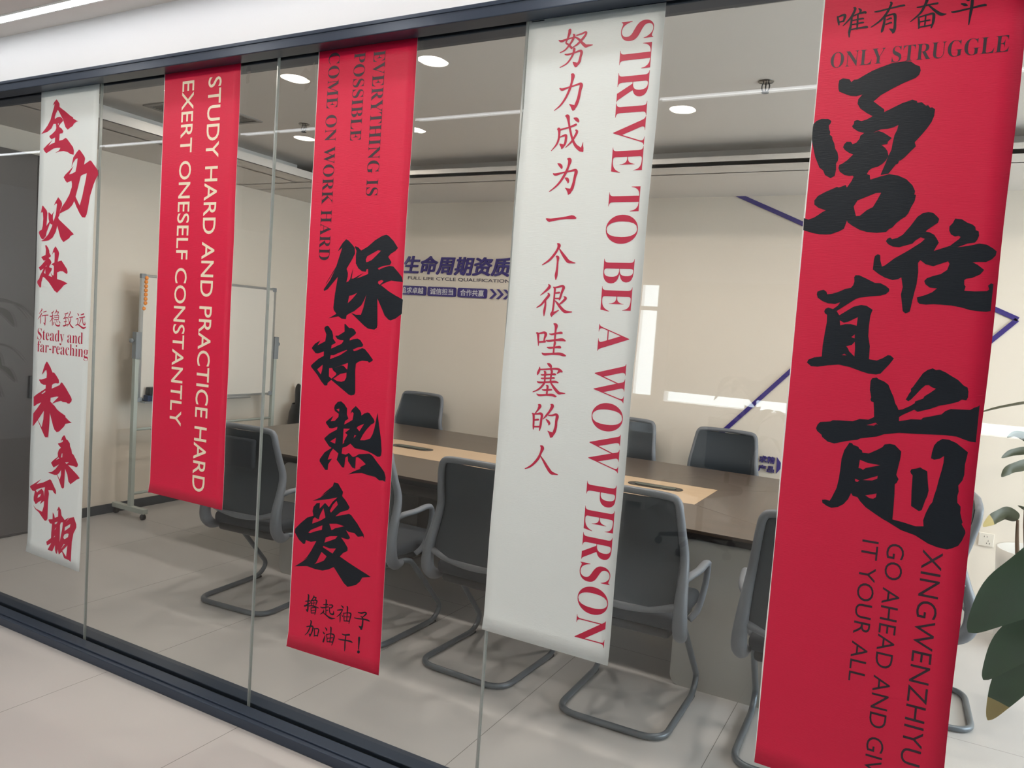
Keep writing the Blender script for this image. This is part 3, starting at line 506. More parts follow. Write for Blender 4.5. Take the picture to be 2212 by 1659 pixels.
 5: """-1821,-2747,-1809,-2632,-1725,-2594,-1569,-2631,-1519,-2705,-1459,-2653,-1373,-2649,-1241,-2570,-1058,-2473,-895,-2410,-611,-2325,-325,-2310,-200,-2334,-91,-2422,4,-2465,33,-2568,12,-2665,-62,-2736,-336,-2845,-573,-2959,-811,-3097,-956,-3233,-695,-3446,-688,-3515,-312,-3329,-84,-3257,21,-3299,35,-3344,125,-3333,224,-3425,273,-3418,319,-3481,368,-3476,432,-3529,427,-3683,382,-3835,296,-3985,190,-4134,64,-4295,98,-4397,2,-4504,-127,-4656,-203,-4720,-243,-4730,-258,-4797,-307,-4818,-453,-5040,-628,-5068,-597,-4954,-540,-4774,-502,-4628,-439,-4449,-428,-4302,-405,-4099,-355,-3967,-339,-3855,-444,-3905,-566,-3931,-733,-3939,-885,-4003,-1098,-4002,-1242,-3958,-1369,-3870,-1400,-3815,-1368,-3766,-1358,-3686,-1290,-3667,-1190,-3701,-1075,-3670,-944,-3599,-1090,-3509,-1252,-3382,-1323,-3262,-1316,-3147,-1230,-3040,-1367,-3070,-1509,-3051,-1611,-3008,-1783,-2924,-1811,-2852
-2344,-3809,-2337,-3703,-2265,-3625,-2146,-3579,-1988,-3592,-1905,-3649,-1921,-3718,-1957,-3763,-1941,-3857,-1906,-3930,-1913,-4000,-1850,-4050,-1839,-4121,-1786,-4218,-1751,-4360,-1687,-4457,-1653,-4587,-1657,-4669,-1695,-4738,-1681,-4891,-1699,-5054,-1794,-5110,-1936,-5023,-1992,-4903,-2089,-4828,-2214,-4562,-2297,-4273,-2340,-4105
-1098,-4002,-875,-4003,-772,-3975,-663,-4016,-551,-4096,-457,-4164,-536,-4251,-542,-4307,-676,-4323,-586,-4396,-526,-4479,-490,-4594,-536,-4706,-612,-4794,-711,-4859,-835,-4888,-905,-4943,-946,-5034,-884,-5059,-851,-5175,-972,-5264,-1299,-5231,-1238,-5058,-1357,-5066,-1469,-5039,-1587,-4953,-1629,-4858,-1614,-4776,-1540,-4744,-1437,-4667,-1309,-4528,-1411,-4482,-1516,-4407,-1566,-4334,-1541,-4254,-1491,-4199,-1393,-4204,-1347,-4269,-1260,-4234,-1193,-4134,-1185,-4066
-1271,-5057,-949,-5045,-873,-5059,-856,-5175,-625,-5102,-431,-5052,-230,-5093,-36,-5190,111,-5341,185,-5489,-571,-5505,-693,-5514,-1105,-5690,-1178,-5840,-1101,-6086,-1283,-6237,-1303,-6190,-1331,-6307,-1356,-6401,-1449,-6460,-1664,-6543,-1775,-6550,-1933,-6543,-2118,-6507,-2342,-6435,-2354,-6122,-2240,-6164,-2108,-6112,-2044,-6070,-1896,-5960,-1831,-5930,-2017,-5863,-2127,-5778,-2137,-5670,-2057,-5553,-1875,-5450,-1618,-5334,-1572,-5352,-1413,-5291,-1385,-5357,-1497,-5455,-1375,-5346,-1300,-5219,-1245,-5105
-571,-5503,185,-5487,172,-5568,210,-5580,197,-5726,131,-5883,83,-6029,29,-6108,-67,-6176,-162,-6266,-236,-6369,-315,-6414,-371,-6483,-580,-6506,-816,-6483,-994,-6425,-1177,-6319,-1285,-6237,-1103,-6086,-1015,-6080,-867,-5938,-729,-5859,-637,-5664
-354,-6713,-325,-6651,-265,-6621,-219,-6662,-108,-6632,9,-6552,154,-6347,294,-6111,407,-6022,525,-6001,627,-6020,714,-6103,770,-6171,749,-6260,638,-6349,508,-6461,510,-6474,412,-6612,307,-6687,244,-6767,95,-6813,-45,-6860,-192,-6843,-302,-6782
412,-6612,499,-6472,591,-6490,697,-6550,766,-6651,814,-6740,772,-6830,723,-6943,1057,-6816,1236,-6649,1260,-6605,1219,-6572,1143,-6594,1050,-6539,1007,-6450,1003,-6350,1064,-6273,1108,-6162,1249,-6181,1373,-6263,1482,-6308,1544,-6363,1561,-6439,1625,-6472,1640,-6571,1612,-6669,1570,-6735,1420,-6758,1216,-6848,1128,-7156,748,-7313,584,-7271,454,-7172,410,-7241,437,-7467,428,-7763,403,-7923,373,-8152,357,-8313,339,-8440,251,-8490,184,-8436,105,-8025,129,-7841,76,-7602,8,-7650,-115,-7676,-287,-7623,-443,-7535,-587,-7422,-583,-7167,-569,-7085,-510,-7038,-451,-7060,-437,-7187,-386,-7348,-316,-7312,-123,-7136,187,-6926,424,-6743,506,-6652
1052,-7184,1047,-6917,1216,-6848,1444,-6813,1667,-6757,1821,-6782,1961,-6874,2032,-6938,2023,-7036,1957,-7124,1841,-7192,1709,-7190,1472,-7210,1557,-7197,1677,-7261,1821,-7378,1747,-7490,1592,-7571,1470,-7596,1435,-7631,1445,-7741,1478,-7784,1459,-7885,1680,-7892,1925,-7879,1968,-7834,1935,-7747,1992,-7691,2041,-7711,2045,-8345,1953,-8367,1782,-8358,1628,-8343,1429,-8286,1231,-8251,994,-8239,835,-8235,676,-8253,533,-8237,489,-8193,464,-8085,654,-8016,787,-7943,878,-7849,717,-7832,620,-7756,586,-7678,636,-7609,770,-7549,925,-7500,1053,-7396,1088,-7250
-1856,-8100,-1849,-8028,-1768,-7989,-1695,-7974,-1630,-8020,-1602,-8086,-1481,-8067,-1330,-8009,-1183,-7933,-1054,-7900,-1006,-7832,-986,-7737,-1002,-7632,-975,-7577,-888,-7575,-753,-7637,-507,-7758,-380,-7761,-247,-7830,-167,-7897,-166,-7955,-229,-8027,-351,-8071,-582,-8098,-836,-8144,-919,-8182,-1083,-8308,-1340,-8510,-1433,-8466,-1320,-8366,-1272,-8280,-1390,-8326,-1570,-8317,-1710,-8263,-1826,-8184
-1636,-8529,-1613,-8463,-1548,-8429,-1434,-8459,-1328,-8521,-1264,-8613,-1109,-8498,-945,-8377,-776,-8325,-646,-8340,-498,-8434,-537,-8588,-545,-8846,-537,-9104,-477,-9359,-468,-9688,-285,-9704,-164,-9641,-46,-9550,18,-9557,98,-9625,17,-9766,-170,-10028,-273,-10060,-445,-10052,-622,-10008,-891,-9923,-1160,-9881,-1424,-9920,-1668,-9976,-1828,-9977,-1939,-9889,-1911,-9813,-1780,-9742,-1590,-9703,-1594,-9413,-1568,-9026,-1548,-8808,-1560,-8616,-1613,-8583|-1241,-8743,-1137,-8797,-1040,-8768,-823,-8638,-831,-8858,-970,-8823,-1101,-8831,-1218,-8873|-929,-9153,-854,-9082,-849,-9183,-906,-9163|-1027,-9397,-899,-9353,-838,-9266,-816,-9430,-812,-9643,-945,-9523,-978,-9454|-1116,-9631,-1053,-9590,-995,-9629
-381,-10235,-349,-10161,-245,-10135,-199,-10171,-68,-10218,34,-10290,112,-10458,176,-10580,233,-10749,281,-10814,320,-10899,411,-10870,566,-10772,661,-10692,667,-10646,832,-10559,857,-10499,978,-10396,1088,-10289,1006,-10267,920,-10213,851,-10229,769,-10324,662,-10484,572,-10609,515,-10661,454,-10621,476,-10573,517,-10464,553,-10403,543,-10346,583,-10296,670,-10127,773,-9934,866,-9846,972,-9798,1045,-9835,1123,-9819,1267,-9879,1330,-9919,1537,-10036,1665,-10159,1746,-10196,1774,-10294,1778,-10439,1747,-10510,1658,-10497,1586,-10561,1398,-10637,1205,-10692,1015,-10792,742,-10898,666,-10854,424,-11008,347,-11075,356,-11179,617,-11098,840,-11081,876,-11031,1110,-10954,1265,-10902,1336,-10814,1448,-10752,1604,-10744,1854,-10728,1925,-10670,2007,-10628,2036,-10591,2042,-11493,1926,-11490,1808,-11460,1627,-11404,1391,-11400,1154,-11418,712,-11450,383,-11468,55,-11544,-108,-11624,-486,-11720,-547,-11764,-783,-11823,-976,-11891,-1084,-11930,-1244,-11902,-1389,-11799,-1413,-11741,-1527,-11657,-1561,-11588,-1531,-11486,-1470,-11410,-1225,-11369,-1173,-11329,-1007,-11315,-699,-11303,-542,-11225,-338,-11218,-216,-11140,-233,-10964,-261,-10766,-317,-10748,-343,-10692,-325,-10655,-375,-10459|-372,-11364,-165,-11276,-103,-11332,-147,-11309,-196,-11355
-725,-11859,-658,-11869,-633,-11907,-510,-11938,-484,-11983,-415,-12021,-399,-12079,-248,-12077,-76,-11964,43,-11877,89,-11800,202,-11768,319,-11781,478,-11931,473,-12100,420,-12531,481,-12627,448,-12727,410,-12768,426,-13049,438,-13520,437,-13663,673,-13691,967,-13743,1137,-13712,1113,-13564,1156,-13370,1218,-13174,1270,-13084,1294,-12906,1328,-12739,1356,-12504,1394,-12269,1416,-12082,1415,-11911,1328,-11992,1211,-12031,1139,-12007,1146,-11867,1178,-11679,1239,-11579,1341,-11497,1480,-11502,1642,-11561,1903,-11752,1888,-11901,1869,-12063,1879,-12310,1853,-12451,1778,-12587,1802,-12732,1783,-12849,1798,-13006,1874,-13085,1883,-13175,1883,-13243,1921,-13373,1955,-13470,1934,-13508,2025,-13651,2037,-13717,1982,-13911,1917,-14050,1806,-14129,1693,-14186,1473,-14172,1267,-14119,967,-13966,651,-13896,354,-13749,233,-13699,31,-13592,-196,-13463,-338,-13331,-412,-13235,-524,-13217,-569,-13151,-624,-13318,-721,-13468,-846,-13563,-999,-13613,-1114,-13584,-1229,-13517,-1245,-13439,-1163,-13420,-1060,-13435,-1022,-13360,-924,-13075,-891,-12826,-880,-12581,-873,-12289,-827,-12065|-441,-12265,-258,-12322,-85,-12333,33,-12340,-122,-12398,-288,-12458,-348,-12515,-394,-12486,-455,-12483|-328,-12776,5,-12617,1,-12689,-110,-12754|-510,-12768,-404,-12800,-448,-12843,-504,-12834|-235,-13157,-78,-13107,21,-13067,13,-13164,-46,-13215,-133,-13212
718,-12392,743,-12337,853,-12302,931,-12263,984,-12295,1089,-12337,1121,-12564,1164,-12812,1147,-12954,1116,-13052,1060,-13317,1002,-13355,819,-13254,793,-12871,782,-12488,743,-12447
~-2000,-1031,16,-1969,-1136,27,-1945,-1240,16
~-1995,-1043,16,-1860,-1004,27,-1820,-1043,33,-1845,-1163,22
~-1951,-1172,18,-1839,-1157,22
~-1629,-856,15,-1594,-894,29,-1672,-1084,27,-1845,-1275,11
~-1657,-1064,22,-1659,-1264,27,-1681,-1440,31,-1673,-1576,13
~-1510,-894,15,-1464,-944,29,-1480,-998,18
~-1651,-1076,15,-1530,-1025,20,-1365,-1002,28,-1337,-1027,15
~-1518,-1037,18,-1512,-1216,22,-1506,-1394,18
~-1622,-1169,15,-1414,-1150,22,-1381,-1161,15
~-1623,-1269,15,-1404,-1251,20,-1373,-1255,15
~-1665,-1393,18,-1477,-1376,20,-1299,-1371,28,-1263,-1384,13
~-1135,-1021,13,-1053,-1021,22,-772,-981,19,-513,-951,25,-469,-961,13
~-795,-836,17,-771,-883,28,-862,-1100,28,-990,-1259,24,-1184,-1389,11
~-893,-1162,22,-893,-1315,28,-918,-1488,32,-933,-1541,13
~-876,-1164,17,-717,-1130,21,-663,-1170,34,-647,-1346,28,-643,-1499,32,-674,-1594,15
~-670,-1594,13,-669,-1540,43,-756,-1481,11
~-838,-1252,15,-759,-1223,21,-738,-1236,13
~-848,-1360,15,-749,-1333,21,-723,-1337,13
~-189,-1038,13,-91,-1034,21,101,-1008,19,245,-1000,25
~-13,-826,25,13,-894,35,-32,-1037,29,-115,-1198,25,-306,-1367,11
~43,-1004,15,192,-1152,27,337,-1267,35,453,-1282,12
~-136,-1281,19,-114,-1413,25,-106,-1547,15
~-126,-1282,17,65,-1242,21,171,-1235,27,196,-1302,33,191,-1451,27,164,-1571,15
~-86,-1395,15,116,-1377,17
~20,-1279,17,19,-1483,17
~-94,-1523,17,167,-1501,19
~756,-1084,16,833,-1116,32,882,-1139,12
~817,-942,14,879,-1003,30,909,-1028,14
~564,-1244,12,640,-1254,24,954,-1212,20,1227,-1175,28,1269,-1196,12
~966,-942,24,978,-1110,34,966,-1338,28,953,-1588,12""",
}

# ------------------------------------------------------------------ the setting
GY = 2.1614                     # middle of the glass partition
XL, XR, YB = -5.4, 3.2, 5.8     # room: left wall, right wall, back wall
HY = 2.085                      # hall face of the header wall
HZ, RZ = 2.81, 2.84             # ceilings
bm = BM(); box(bm, -9, 6, -5.2, 6.0, -0.1, 0.0); struct('floor', bm, 'floor')
bm = BM(); box(bm, -9, 6, -5.2, HY, HZ, HZ+0.12); struct('ceiling_hall', bm, 'ceil')
bm = BM(); box(bm, XL-0.1, XR+0.1, HY, YB+0.1, RZ, RZ+0.09)
# perimeter soffit with a low lip and an open cove behind it (left and back)
SX, SY, SZ = -4.49, 4.78, 2.70
box(bm, XL, XR, SY, YB, SZ, SZ+0.02); box(bm, XL, XR, SY, SY+0.02, SZ, SZ+0.052)
box(bm, XL, SX, GY+0.05, SY, SZ, SZ+0.02); box(bm, SX-0.02, SX, GY+0.05, SY, SZ, SZ+0.058)
box(bm, XL, XR, SY+0.22, SY+0.24, SZ, RZ); box(bm, SX-0.24, SX-0.22, GY+0.05, SY, SZ, RZ)
struct('ceiling', bm, 'ceil')
bm = BM(); box(bm, -9, 6, HY, GY+0.11, 2.603, HZ+0.12); struct('wall_header', bm, 'hall_wall')
struct('wall_left', bx(XL-0.12, XL, GY-0.05, YB+0.1, 0, RZ+0.05), 'wall')
struct('wall_back', bx(XL-0.1, XR+0.1, YB, YB+0.12, 0, RZ+0.05), 'wall')
bm = BM()                       # right wall of the room with its window opening
box(bm, XR, XR+0.12, GY, YB, 0, 0.4); box(bm, XR, XR+0.12, GY, YB, 2.68, RZ+0.05); box(bm, XR, XR+0.12, GY, 2.4, 0.4, 2.68); box(bm, XR, XR+0.12, 5.65, YB, 0.4, 2.68)
struct('wall_right', bm, 'wall')
bm = BM(); box(bm, -9.1, XL-0.0, HY, GY+0.1, 0, 2.61); box(bm, XR, 6.1, HY, GY+0.1, 0, 2.61); struct('wall_hall', bm, 'hall_wall')
struct('wall_hall_left', bx(-9.1, -9, -5.2, HY, 0, HZ), 'hall_wall'); struct('wall_hall_right', bx(6, 6.1, -5.2, HY, 0, HZ), 'hall_wall')
bm = BM()                       # outer wall of the hall with two window openings
WY = -5.0
for a, b in ((-9, -4.3), (-3.0, -2.85), (2.2, 6)): box(bm, a, b, WY-0.2, WY, 0, HZ)
for a, b in ((-4.3, -3.0), (-2.85, 2.2)): box(bm, a, b, WY-0.2, WY, 0, 0.86); box(bm, a, b, WY-0.2, WY, 2.35, HZ)
struct('wall_windows', bm, 'hall_wall')
bm = BM(); 
for x in (-4.3, -3.67, -3.04): box(bm, x, x+0.05, WY-0.12, WY-0.06, 0.86, 2.35)
for z in (0.86, 1.98, 2.30): box(bm, -4.3, -3.0, WY-0.12, WY-0.06, z, z+0.05)
struct('window_1', bm, 'ring')
bm = BM(); box(bm, -2.85, 2.2, WY-0.05, WY-0.045, 0.985, 2.35); struct('window_2', bm, 'blind')
struct('baseboard_left', bx(XL, XL+0.012, GY+0.1, YB, 0, 0.07), 'base')
struct('baseboard_back', bx(XL, XR, YB-0.012, YB, 0, 0.07), 'base')
# partition: top and bottom channel, glass panels, silicone joints
def channel(name, z0, z1, top):
    bm = BM(); yf, yb = 2.074, GY-0.012
    if top:
        box(bm, XL, XR, yf+0.004, yb, z0, z1-0.004, 0.003); box(bm, XL, XR, yf, yb, z1-0.013, z1, 0.002)
        box(bm, XL, XR, GY+0.012, GY+0.09, z0, z1, 0.003)
    else:
        box(bm, XL, XR, yf, yb, z0, z1-0.006, 0.003); box(bm, XL, XR, yf+0.02, yb, z1-0.008, z1, 0.002)
        box(bm, XL, XR, GY+0.012, GY+0.09, z0, z1, 0.003)
    return struct(name, bm, 'frame')
channel('trim_1', 2.557, 2.603, True); channel('trim_2', 0.0, 0.046, False)
bm = BM(); box(bm, XL, XR, GY-0.012, GY+0.012, 0.0, 0.03); box(bm, XL, XR, GY-0.012, GY+0.012, 2.572, 2.603); struct('trim_3', bm, 'gasket')
seams = [XL, -4.379, -3.3139, -2.2487, -1.1910, -0.128, 0.934, 1.996, XR]
for i, (a, b) in enumerate(zip(seams, seams[1:])):
    struct('window_%d' % (i+3), bx(a+0.004, b-0.004, GY-0.006, GY+0.006, 0.03, 2.572), 'glass')
for i, a in enumerate(seams[1:-1]):
    bm = BM(); box(bm, a-0.0038, a+0.0038, GY-0.0055, GY+0.0055, 0.03, 2.572, 0.001, 1); struct('trim_%d' % (i+4), bm, 'silicone')

# ------------------------------------------------------------------ ceiling fittings
def led(x0, x1, y, label):
    t = thing('led_strip_light', label, 'light', ((x0+x1)/2, y, HZ), group='ceiling led strips')
    h = (x1-x0)/2
    bm = BM(); box(bm, -h, h, -0.03, -0.022, -0.004, 0); box(bm, -h, h, 0.022, 0.03, -0.004, 0); obj('housing', bm, 'ring', t)
    obj('diffuser', bx(-h, h, -0.022, 0.022, -0.003, -0.0005), 'led', t)
led(-8.5, 3.5, 1.948, 'long white led strip in the hall ceiling beside the header wall above the glass')
led(-8.5, 3.5, 0.536, 'long white led strip seen mirrored across the upper glass panes')
def downlight(x, y, label, z=HZ, m='spot', g='recessed downlights of the hall'):
    t = thing('downlight', label, 'light', (x, y, z), group=g)
    bm = BM(); lathe(bm, [(0.064, -0.001), (0.066, -0.006), (0.078, -0.006), (0.082, 0.0)], seg=28); obj('ring', bm, 'ring', t, True)
    bm = BM(); lathe(bm, [(0, -0.003), (0.064, -0.003)], seg=28); obj('lens', bm, m, t)
spots = [(-3.86, 1.353, 'round downlight mirrored at the top of the red banner with cream lettering'),
 (-2.97, 1.353, 'round downlight mirrored beside the torn tape between two red banners'),
 (-2.12, 1.353, 'round downlight mirrored right of the top of the red banner with EVERYTHING IS POSSIBLE'),
 (-1.25, 1.353, 'round downlight glinting on the white banner beside the letter S'),
 (-0.37, 1.353, 'round downlight glinting at the very top of the rightmost red banner'),
 (-3.86, 0.348, 'round downlight mirrored just under the led line between two red banners'),
 (-2.95, 0.348, 'round downlight mirrored at the right edge of the red banner with four brush characters'),
 (-2.09, 0.348, 'round downlight glinting near the left edge of the tall white banner'),
 (-1.24, 0.348, 'round downlight mirrored between the tall white banner and the rightmost red banner'),
 (-0.36, 0.348, 'round downlight glinting on the first black brush stroke of the rightmost red banner')]
for s in spots: downlight(*s)
for x, y, w in ((-4.0, 3.3, 'behind the top of the red banner with cream lettering'), (-2.7, 3.3, 'behind the top of the red banner with four brush characters'), (-1.4, 3.3, 'behind the top of the wide white banner'), (-0.2, 3.3, 'behind the top of the rightmost red banner'),
                (-3.6, 4.3, 'behind the red banner with four brush characters, on the table side'), (-2.0, 4.3, 'behind the wide white banner, on the table side'), (-0.3, 4.3, 'behind the rightmost red banner, on the table side'),
                (1.1, 3.3, 'to the right of the table, near the glass'), (1.1, 4.3, 'to the right of the table, near the back wall')):
    downlight(x, y, 'room downlight '+w, RZ, 'added_room_fill', 'added fill lamps of the meeting room')  # unseen lamps, added only to brighten the meeting room
def sprinkler(x, y, label):
    t = thing('fire_sprinkler', label, 'sprinkler', (x, y, RZ), group='ceiling sprinklers')
    bm = BM(); lathe(bm, [(0.0, -0.001), (0.012, -0.003), (0.034, -0.004), (0.036, 0.0)], seg=18); obj('cover_plate', bm, 'chrome', t, True)
    bm = BM()
    for s in (-1, 1): tube(bm, smooth_path([(s*0.01, 0, -0.004), (s*0.017, 0, -0.02), (s*0.014, 0, -0.04), (s*0.003, 0, -0.05)], 4), 0.003, 6)
    tube(bm, [(0, 0, -0.004), (0, 0, -0.046)], 0.0032, 6); lathe(bm, [(0, -0.05), (0.017, -0.05), (0.017, -0.053), (0, -0.053)], seg=14); obj('head', bm, 'black', t, True)
sprinkler(-3.683, 3.78, 'small dark ceiling sprinkler left of the red banner with EVERYTHING IS POSSIBLE')
sprinkler(-0.783, 3.754, 'small dark ceiling sprinkler left of the rightmost red banner')
def vent(x0, x1, y0, y1, label):
    t = thing('ceiling_vent', label, 'vent', ((x0+x1)/2, (y0+y1)/2, RZ), group='ceiling air vents'); a, b = (x1-x0)/2, (y1-y0)/2
    bm = BM(); box(bm, -a, a, -b, -b+0.025, -0.008, 0); box(bm, -a, a, b-0.025, b, -0.008, 0); box(bm, -a, -a+0.025, -b+0.025, b-0.025, -0.008, 0); box(bm, a-0.025, a, -b+0.025, b-0.025, -0.008, 0); obj('vent_frame', bm, 'vent', t)
    bm = BM(); n = int((2*b-0.06)/0.022)
    for k in range(n): box(bm, -a+0.025, a-0.025, -b+0.03+k*0.022, -b+0.036+k*0.022, -0.007, 0.0)
    obj('louvre', bm, 'vent', t); obj('backing', bx(-a+0.02, a-0.02, -b+0.02, b-0.02, -0.0015, -0.0005), 'black', t)
vent(-4.42, -3.92, 3.15, 3.655, 'grey ceiling vent right of the red banner with cream lettering')
vent(-0.74, -0.2, 2.45, 2.9, 'grey slatted ceiling vent at the top edge between white and red banners')

# ------------------------------------------------------------------ banners hung on the hall side of the glass
BF = 2.1500                      # front of the sheets
INKY = BF-0.0006
def banner(tl, tr, br, bl, m, label):
    """corner order: top left, top right, bottom right, bottom left (x, z)"""
    bm = BM(); nx, nz = 10, 40; yb = BF+0.0008; rows = []
    red = m == 'red'; us = [0.0, 0.006] + [0.006+0.994*k/nx for k in range(1, nx+1)] if red else [k/nx for k in range(nx+1)]
    for j in range(nz+1):
        v = j/nz; row = []
        for u in us:
            x = (tl[0]*(1-u)+tr[0]*u)*(1-v)+(bl[0]*(1-u)+br[0]*u)*v; z = (tl[1]*(1-u)+tr[1]*u)*(1-v)+(bl[1]*(1-u)+br[1]*u)*v
            curl = max(0, v-0.975)/0.025; y = BF - 0.007*curl*curl*(0.6+0.4*math.cos(u*PI))
            x += 0.0012*math.sin(v*23+tl[0]*7)*(1 if u in (0.0, 1.0) else 0)
            row.append((x, y, z))
        rows.append(row)
    F = [[bm.verts.new(p) for p in r] for r in rows]; K = [[bm.verts.new((p[0], p[1]+0.0008, p[2])) for p in r] for r in rows]
    n = len(us)
    for j in range(nz):
        for i in range(n-1):
            f = bm.faces.new((F[j][i], F[j+1][i], F[j+1][i+1], F[j][i+1])); f.material_index = 1 if red and i == 0 else 0
            bm.faces.new((K[j][i], K[j][i+1], K[j+1][i+1], K[j+1][i])).material_index = 1
        bm.faces.new((F[j][0], K[j][0], K[j+1][0], F[j+1][0])).material_index = 1
        bm.faces.new((F[j][-1], F[j+1][-1], K[j+1][-1], K[j][-1])).material_index = 1
    for i in range(n-1):
        bm.faces.new((F[0][i], F[0][i+1], K[0][i+1], K[0][i])).material_index = 1
        bm.faces.new((F[-1][i], K[-1][i], K[-1][i+1], F[-1][i+1])).material_index = 1
    o = obj('hanging_banner', bm, [m, 'core'], smooth=True)
    return tag(o, label, 'banner', 'slogan banners on the glass wall')
def vert(ox, oz, xb, xt, z0, z1):    # a line of text turned to read downward
    return lambda u, v: (ox+xb+(xt-xb)*v, INKY, oz+z0+(z1-z0)*u)
def horiz(ox, oz, zb, zt, x0, x1):
    return lambda u, v: (ox+x0+(x1-x0)*u, INKY, oz+zb+(zt-zb)*v)
O1, O2, O3, O4, O5 = (-3.545, 2.568), (-2.663, 2.568), (-1.825, 2.563), (-0.962, 2.562), (-0.085, 2.56)
b1 = banner((-3.749, 2.566), (-3.314, 2.564), (-3.352, 0.351), (-3.770, 0.368), 'white', 'narrow white banner with red brush characters, farthest left on the glass')
bm = BM(); brush(bm, INK[1], *O1, INKY); obj('calligraphy', bm, 'redink', b1, None)
bm = BM(); put_text(bm, serif('Steady and'), horiz(*O1, -1.1625, -1.1106, -0.1847, 0.1670), -0.010)
obj('caption', bm, 'redink', b1, None)
bm = BM(); put_text(bm, serif('far-reaching'), horiz(*O1, -1.2210, -1.1695, -0.1836, 0.2089), -0.010); obj('caption', bm, 'redink', b1, None)
b2 = banner((-2.882, 2.566), (-2.437, 2.566), (-2.433, 0.802), (-2.883, 0.805), 'red', 'red banner with two cream lines STUDY HARD AND PRACTICE HARD')
bm = BM(); put_text(bm, 'STUDY HARD AND PRACTICE HARD', vert(*O2, 0.0482, 0.1209, -0.0476, -1.7136), 0.006)
obj('headline', bm, 'cream', b2, None)
bm = BM(); put_text(bm, 'EXERT ONESELF CONSTANTLY', vert(*O2, -0.1060, -0.0362, -0.0496, -1.4587), 0.006); obj('headline', bm, 'cream', b2, None)
b3 = banner((-2.040, 2.563), (-1.602, 2.561), (-1.609, 0.348), (-2.049, 0.343), 'red', 'red banner with four black brush characters under EVERYTHING IS POSSIBLE')
bm = BM(); brush(bm, INK[3], *O3, INKY); obj('calligraphy', bm, 'ink', b3, None)
bm = BM(); put_text(bm, serif('EVERYTHING IS'), vert(*O3, 0.0385, 0.0891, -0.0291, -0.5263), -0.006)
obj('caption', bm, 'inkthin', b3, None)
bm = BM(); put_text(bm, serif('POSSIBLE'), vert(*O3, -0.0474, 0.0014, -0.0267, -0.3316), -0.006)
obj('caption', bm, 'inkthin', b3, None)
bm = BM(); put_text(bm, serif('COME ON WORK HARD'), vert(*O3, -0.1650, -0.1145, -0.0157, -0.7533), -0.006); obj('caption', bm, 'inkthin', b3, None)
b4 = banner((-1.178, 2.559), (-0.743, 2.556), (-0.761, 0.616), (-1.200, 0.621), 'white', 'wide white banner reading STRIVE TO BE A WOW PERSON in red')
bm = BM(); brush(bm, INK[4], *O4, INKY); obj('calligraphy', bm, 'redink', b4, None)
bm = BM(); put_text(bm, serif('STRIVE TO BE A WOW PERSON'), vert(*O4, 0.0902, 0.1853, -0.0456, -1.8955), -0.009); obj('headline', bm, 'redink', b4, None)
obj('printer_mark', bx(-1.172, -1.128, INKY-0.0001, INKY, 2.5535, 2.5565), 'ink', b4)
b5 = banner((-0.321, 2.558), (0.127, 2.556), (0.129, 0.455), (-0.318, 0.468), 'red', 'nearest red banner at right with huge black brush characters and ONLY STRUGGLE')
bm = BM(); brush(bm, INK[5], *O5, INKY); obj('calligraphy', bm, 'ink', b5, None)
bm = BM(); put_text(bm, serif('ONLY STRUGGLE'), horiz(*O5, -0.2305, -0.1931, -0.2061, 0.1825), -0.008); obj('headline', bm, 'inkthin', b5, None)
bm = BM(); put_text(bm, 'XINGWENZHIYU', vert(*O5, 0.1182, 0.1614, -1.4279, -1.9304), -0.006, ref='XINGWENZHIY')
obj('caption', bm, 'inkthin', b5, None)
bm = BM(); put_text(bm, 'GO AHEAD AND GIVE', vert(*O5, 0.0387, 0.0771, -1.4269, -1.9073), -0.006, ref='GO AHEAD AND')
obj('caption', bm, 'inkthin', b5, None)
bm = BM(); put_text(bm, 'IT YOUR ALL', vert(*O5, -0.0193, 0.0184, -1.4295, -1.8017), -0.006); obj('caption', bm, 'inkthin', b5, None)
# torn scraps of clear tape left on the glass
def tape(cx, cz, pts, label):
    bm = BM(); prism(bm, [(cx+x, cz+z) for x, z in pts], 0, 0.0008); stand(bm)
    bmesh.ops.translate(bm, vec=(0, GY-0.0062, 0), verts=bm.verts); tag(obj('tape_scrap', bm, 'tape'), label, 'tape', 'torn tape left on the glass')
tape(-2.40, 2.53, [(-0.012, 0.015), (0.008, 0.018), (0.012, -0.01), (0.004, -0.03), (0.007, -0.046), (-0.008, -0.05), (-0.012, -0.028), (-0.004, -0.014), (-0.014, 0.0)], 'small torn tape scrap right of the red banner with cream lettering')
tape(-2.085, 2.48, [(-0.055, 0.0), (-0.02, 0.03), (0.0, 0.012), (0.022, 0.05), (0.026, -0.03), (0.012, -0.02), (-0.004, -0.045), (-0.022, -0.055), (-0.018, -0.02)], 'torn tape scrap beside the mirrored lamp between the second pane joint and a red banner')

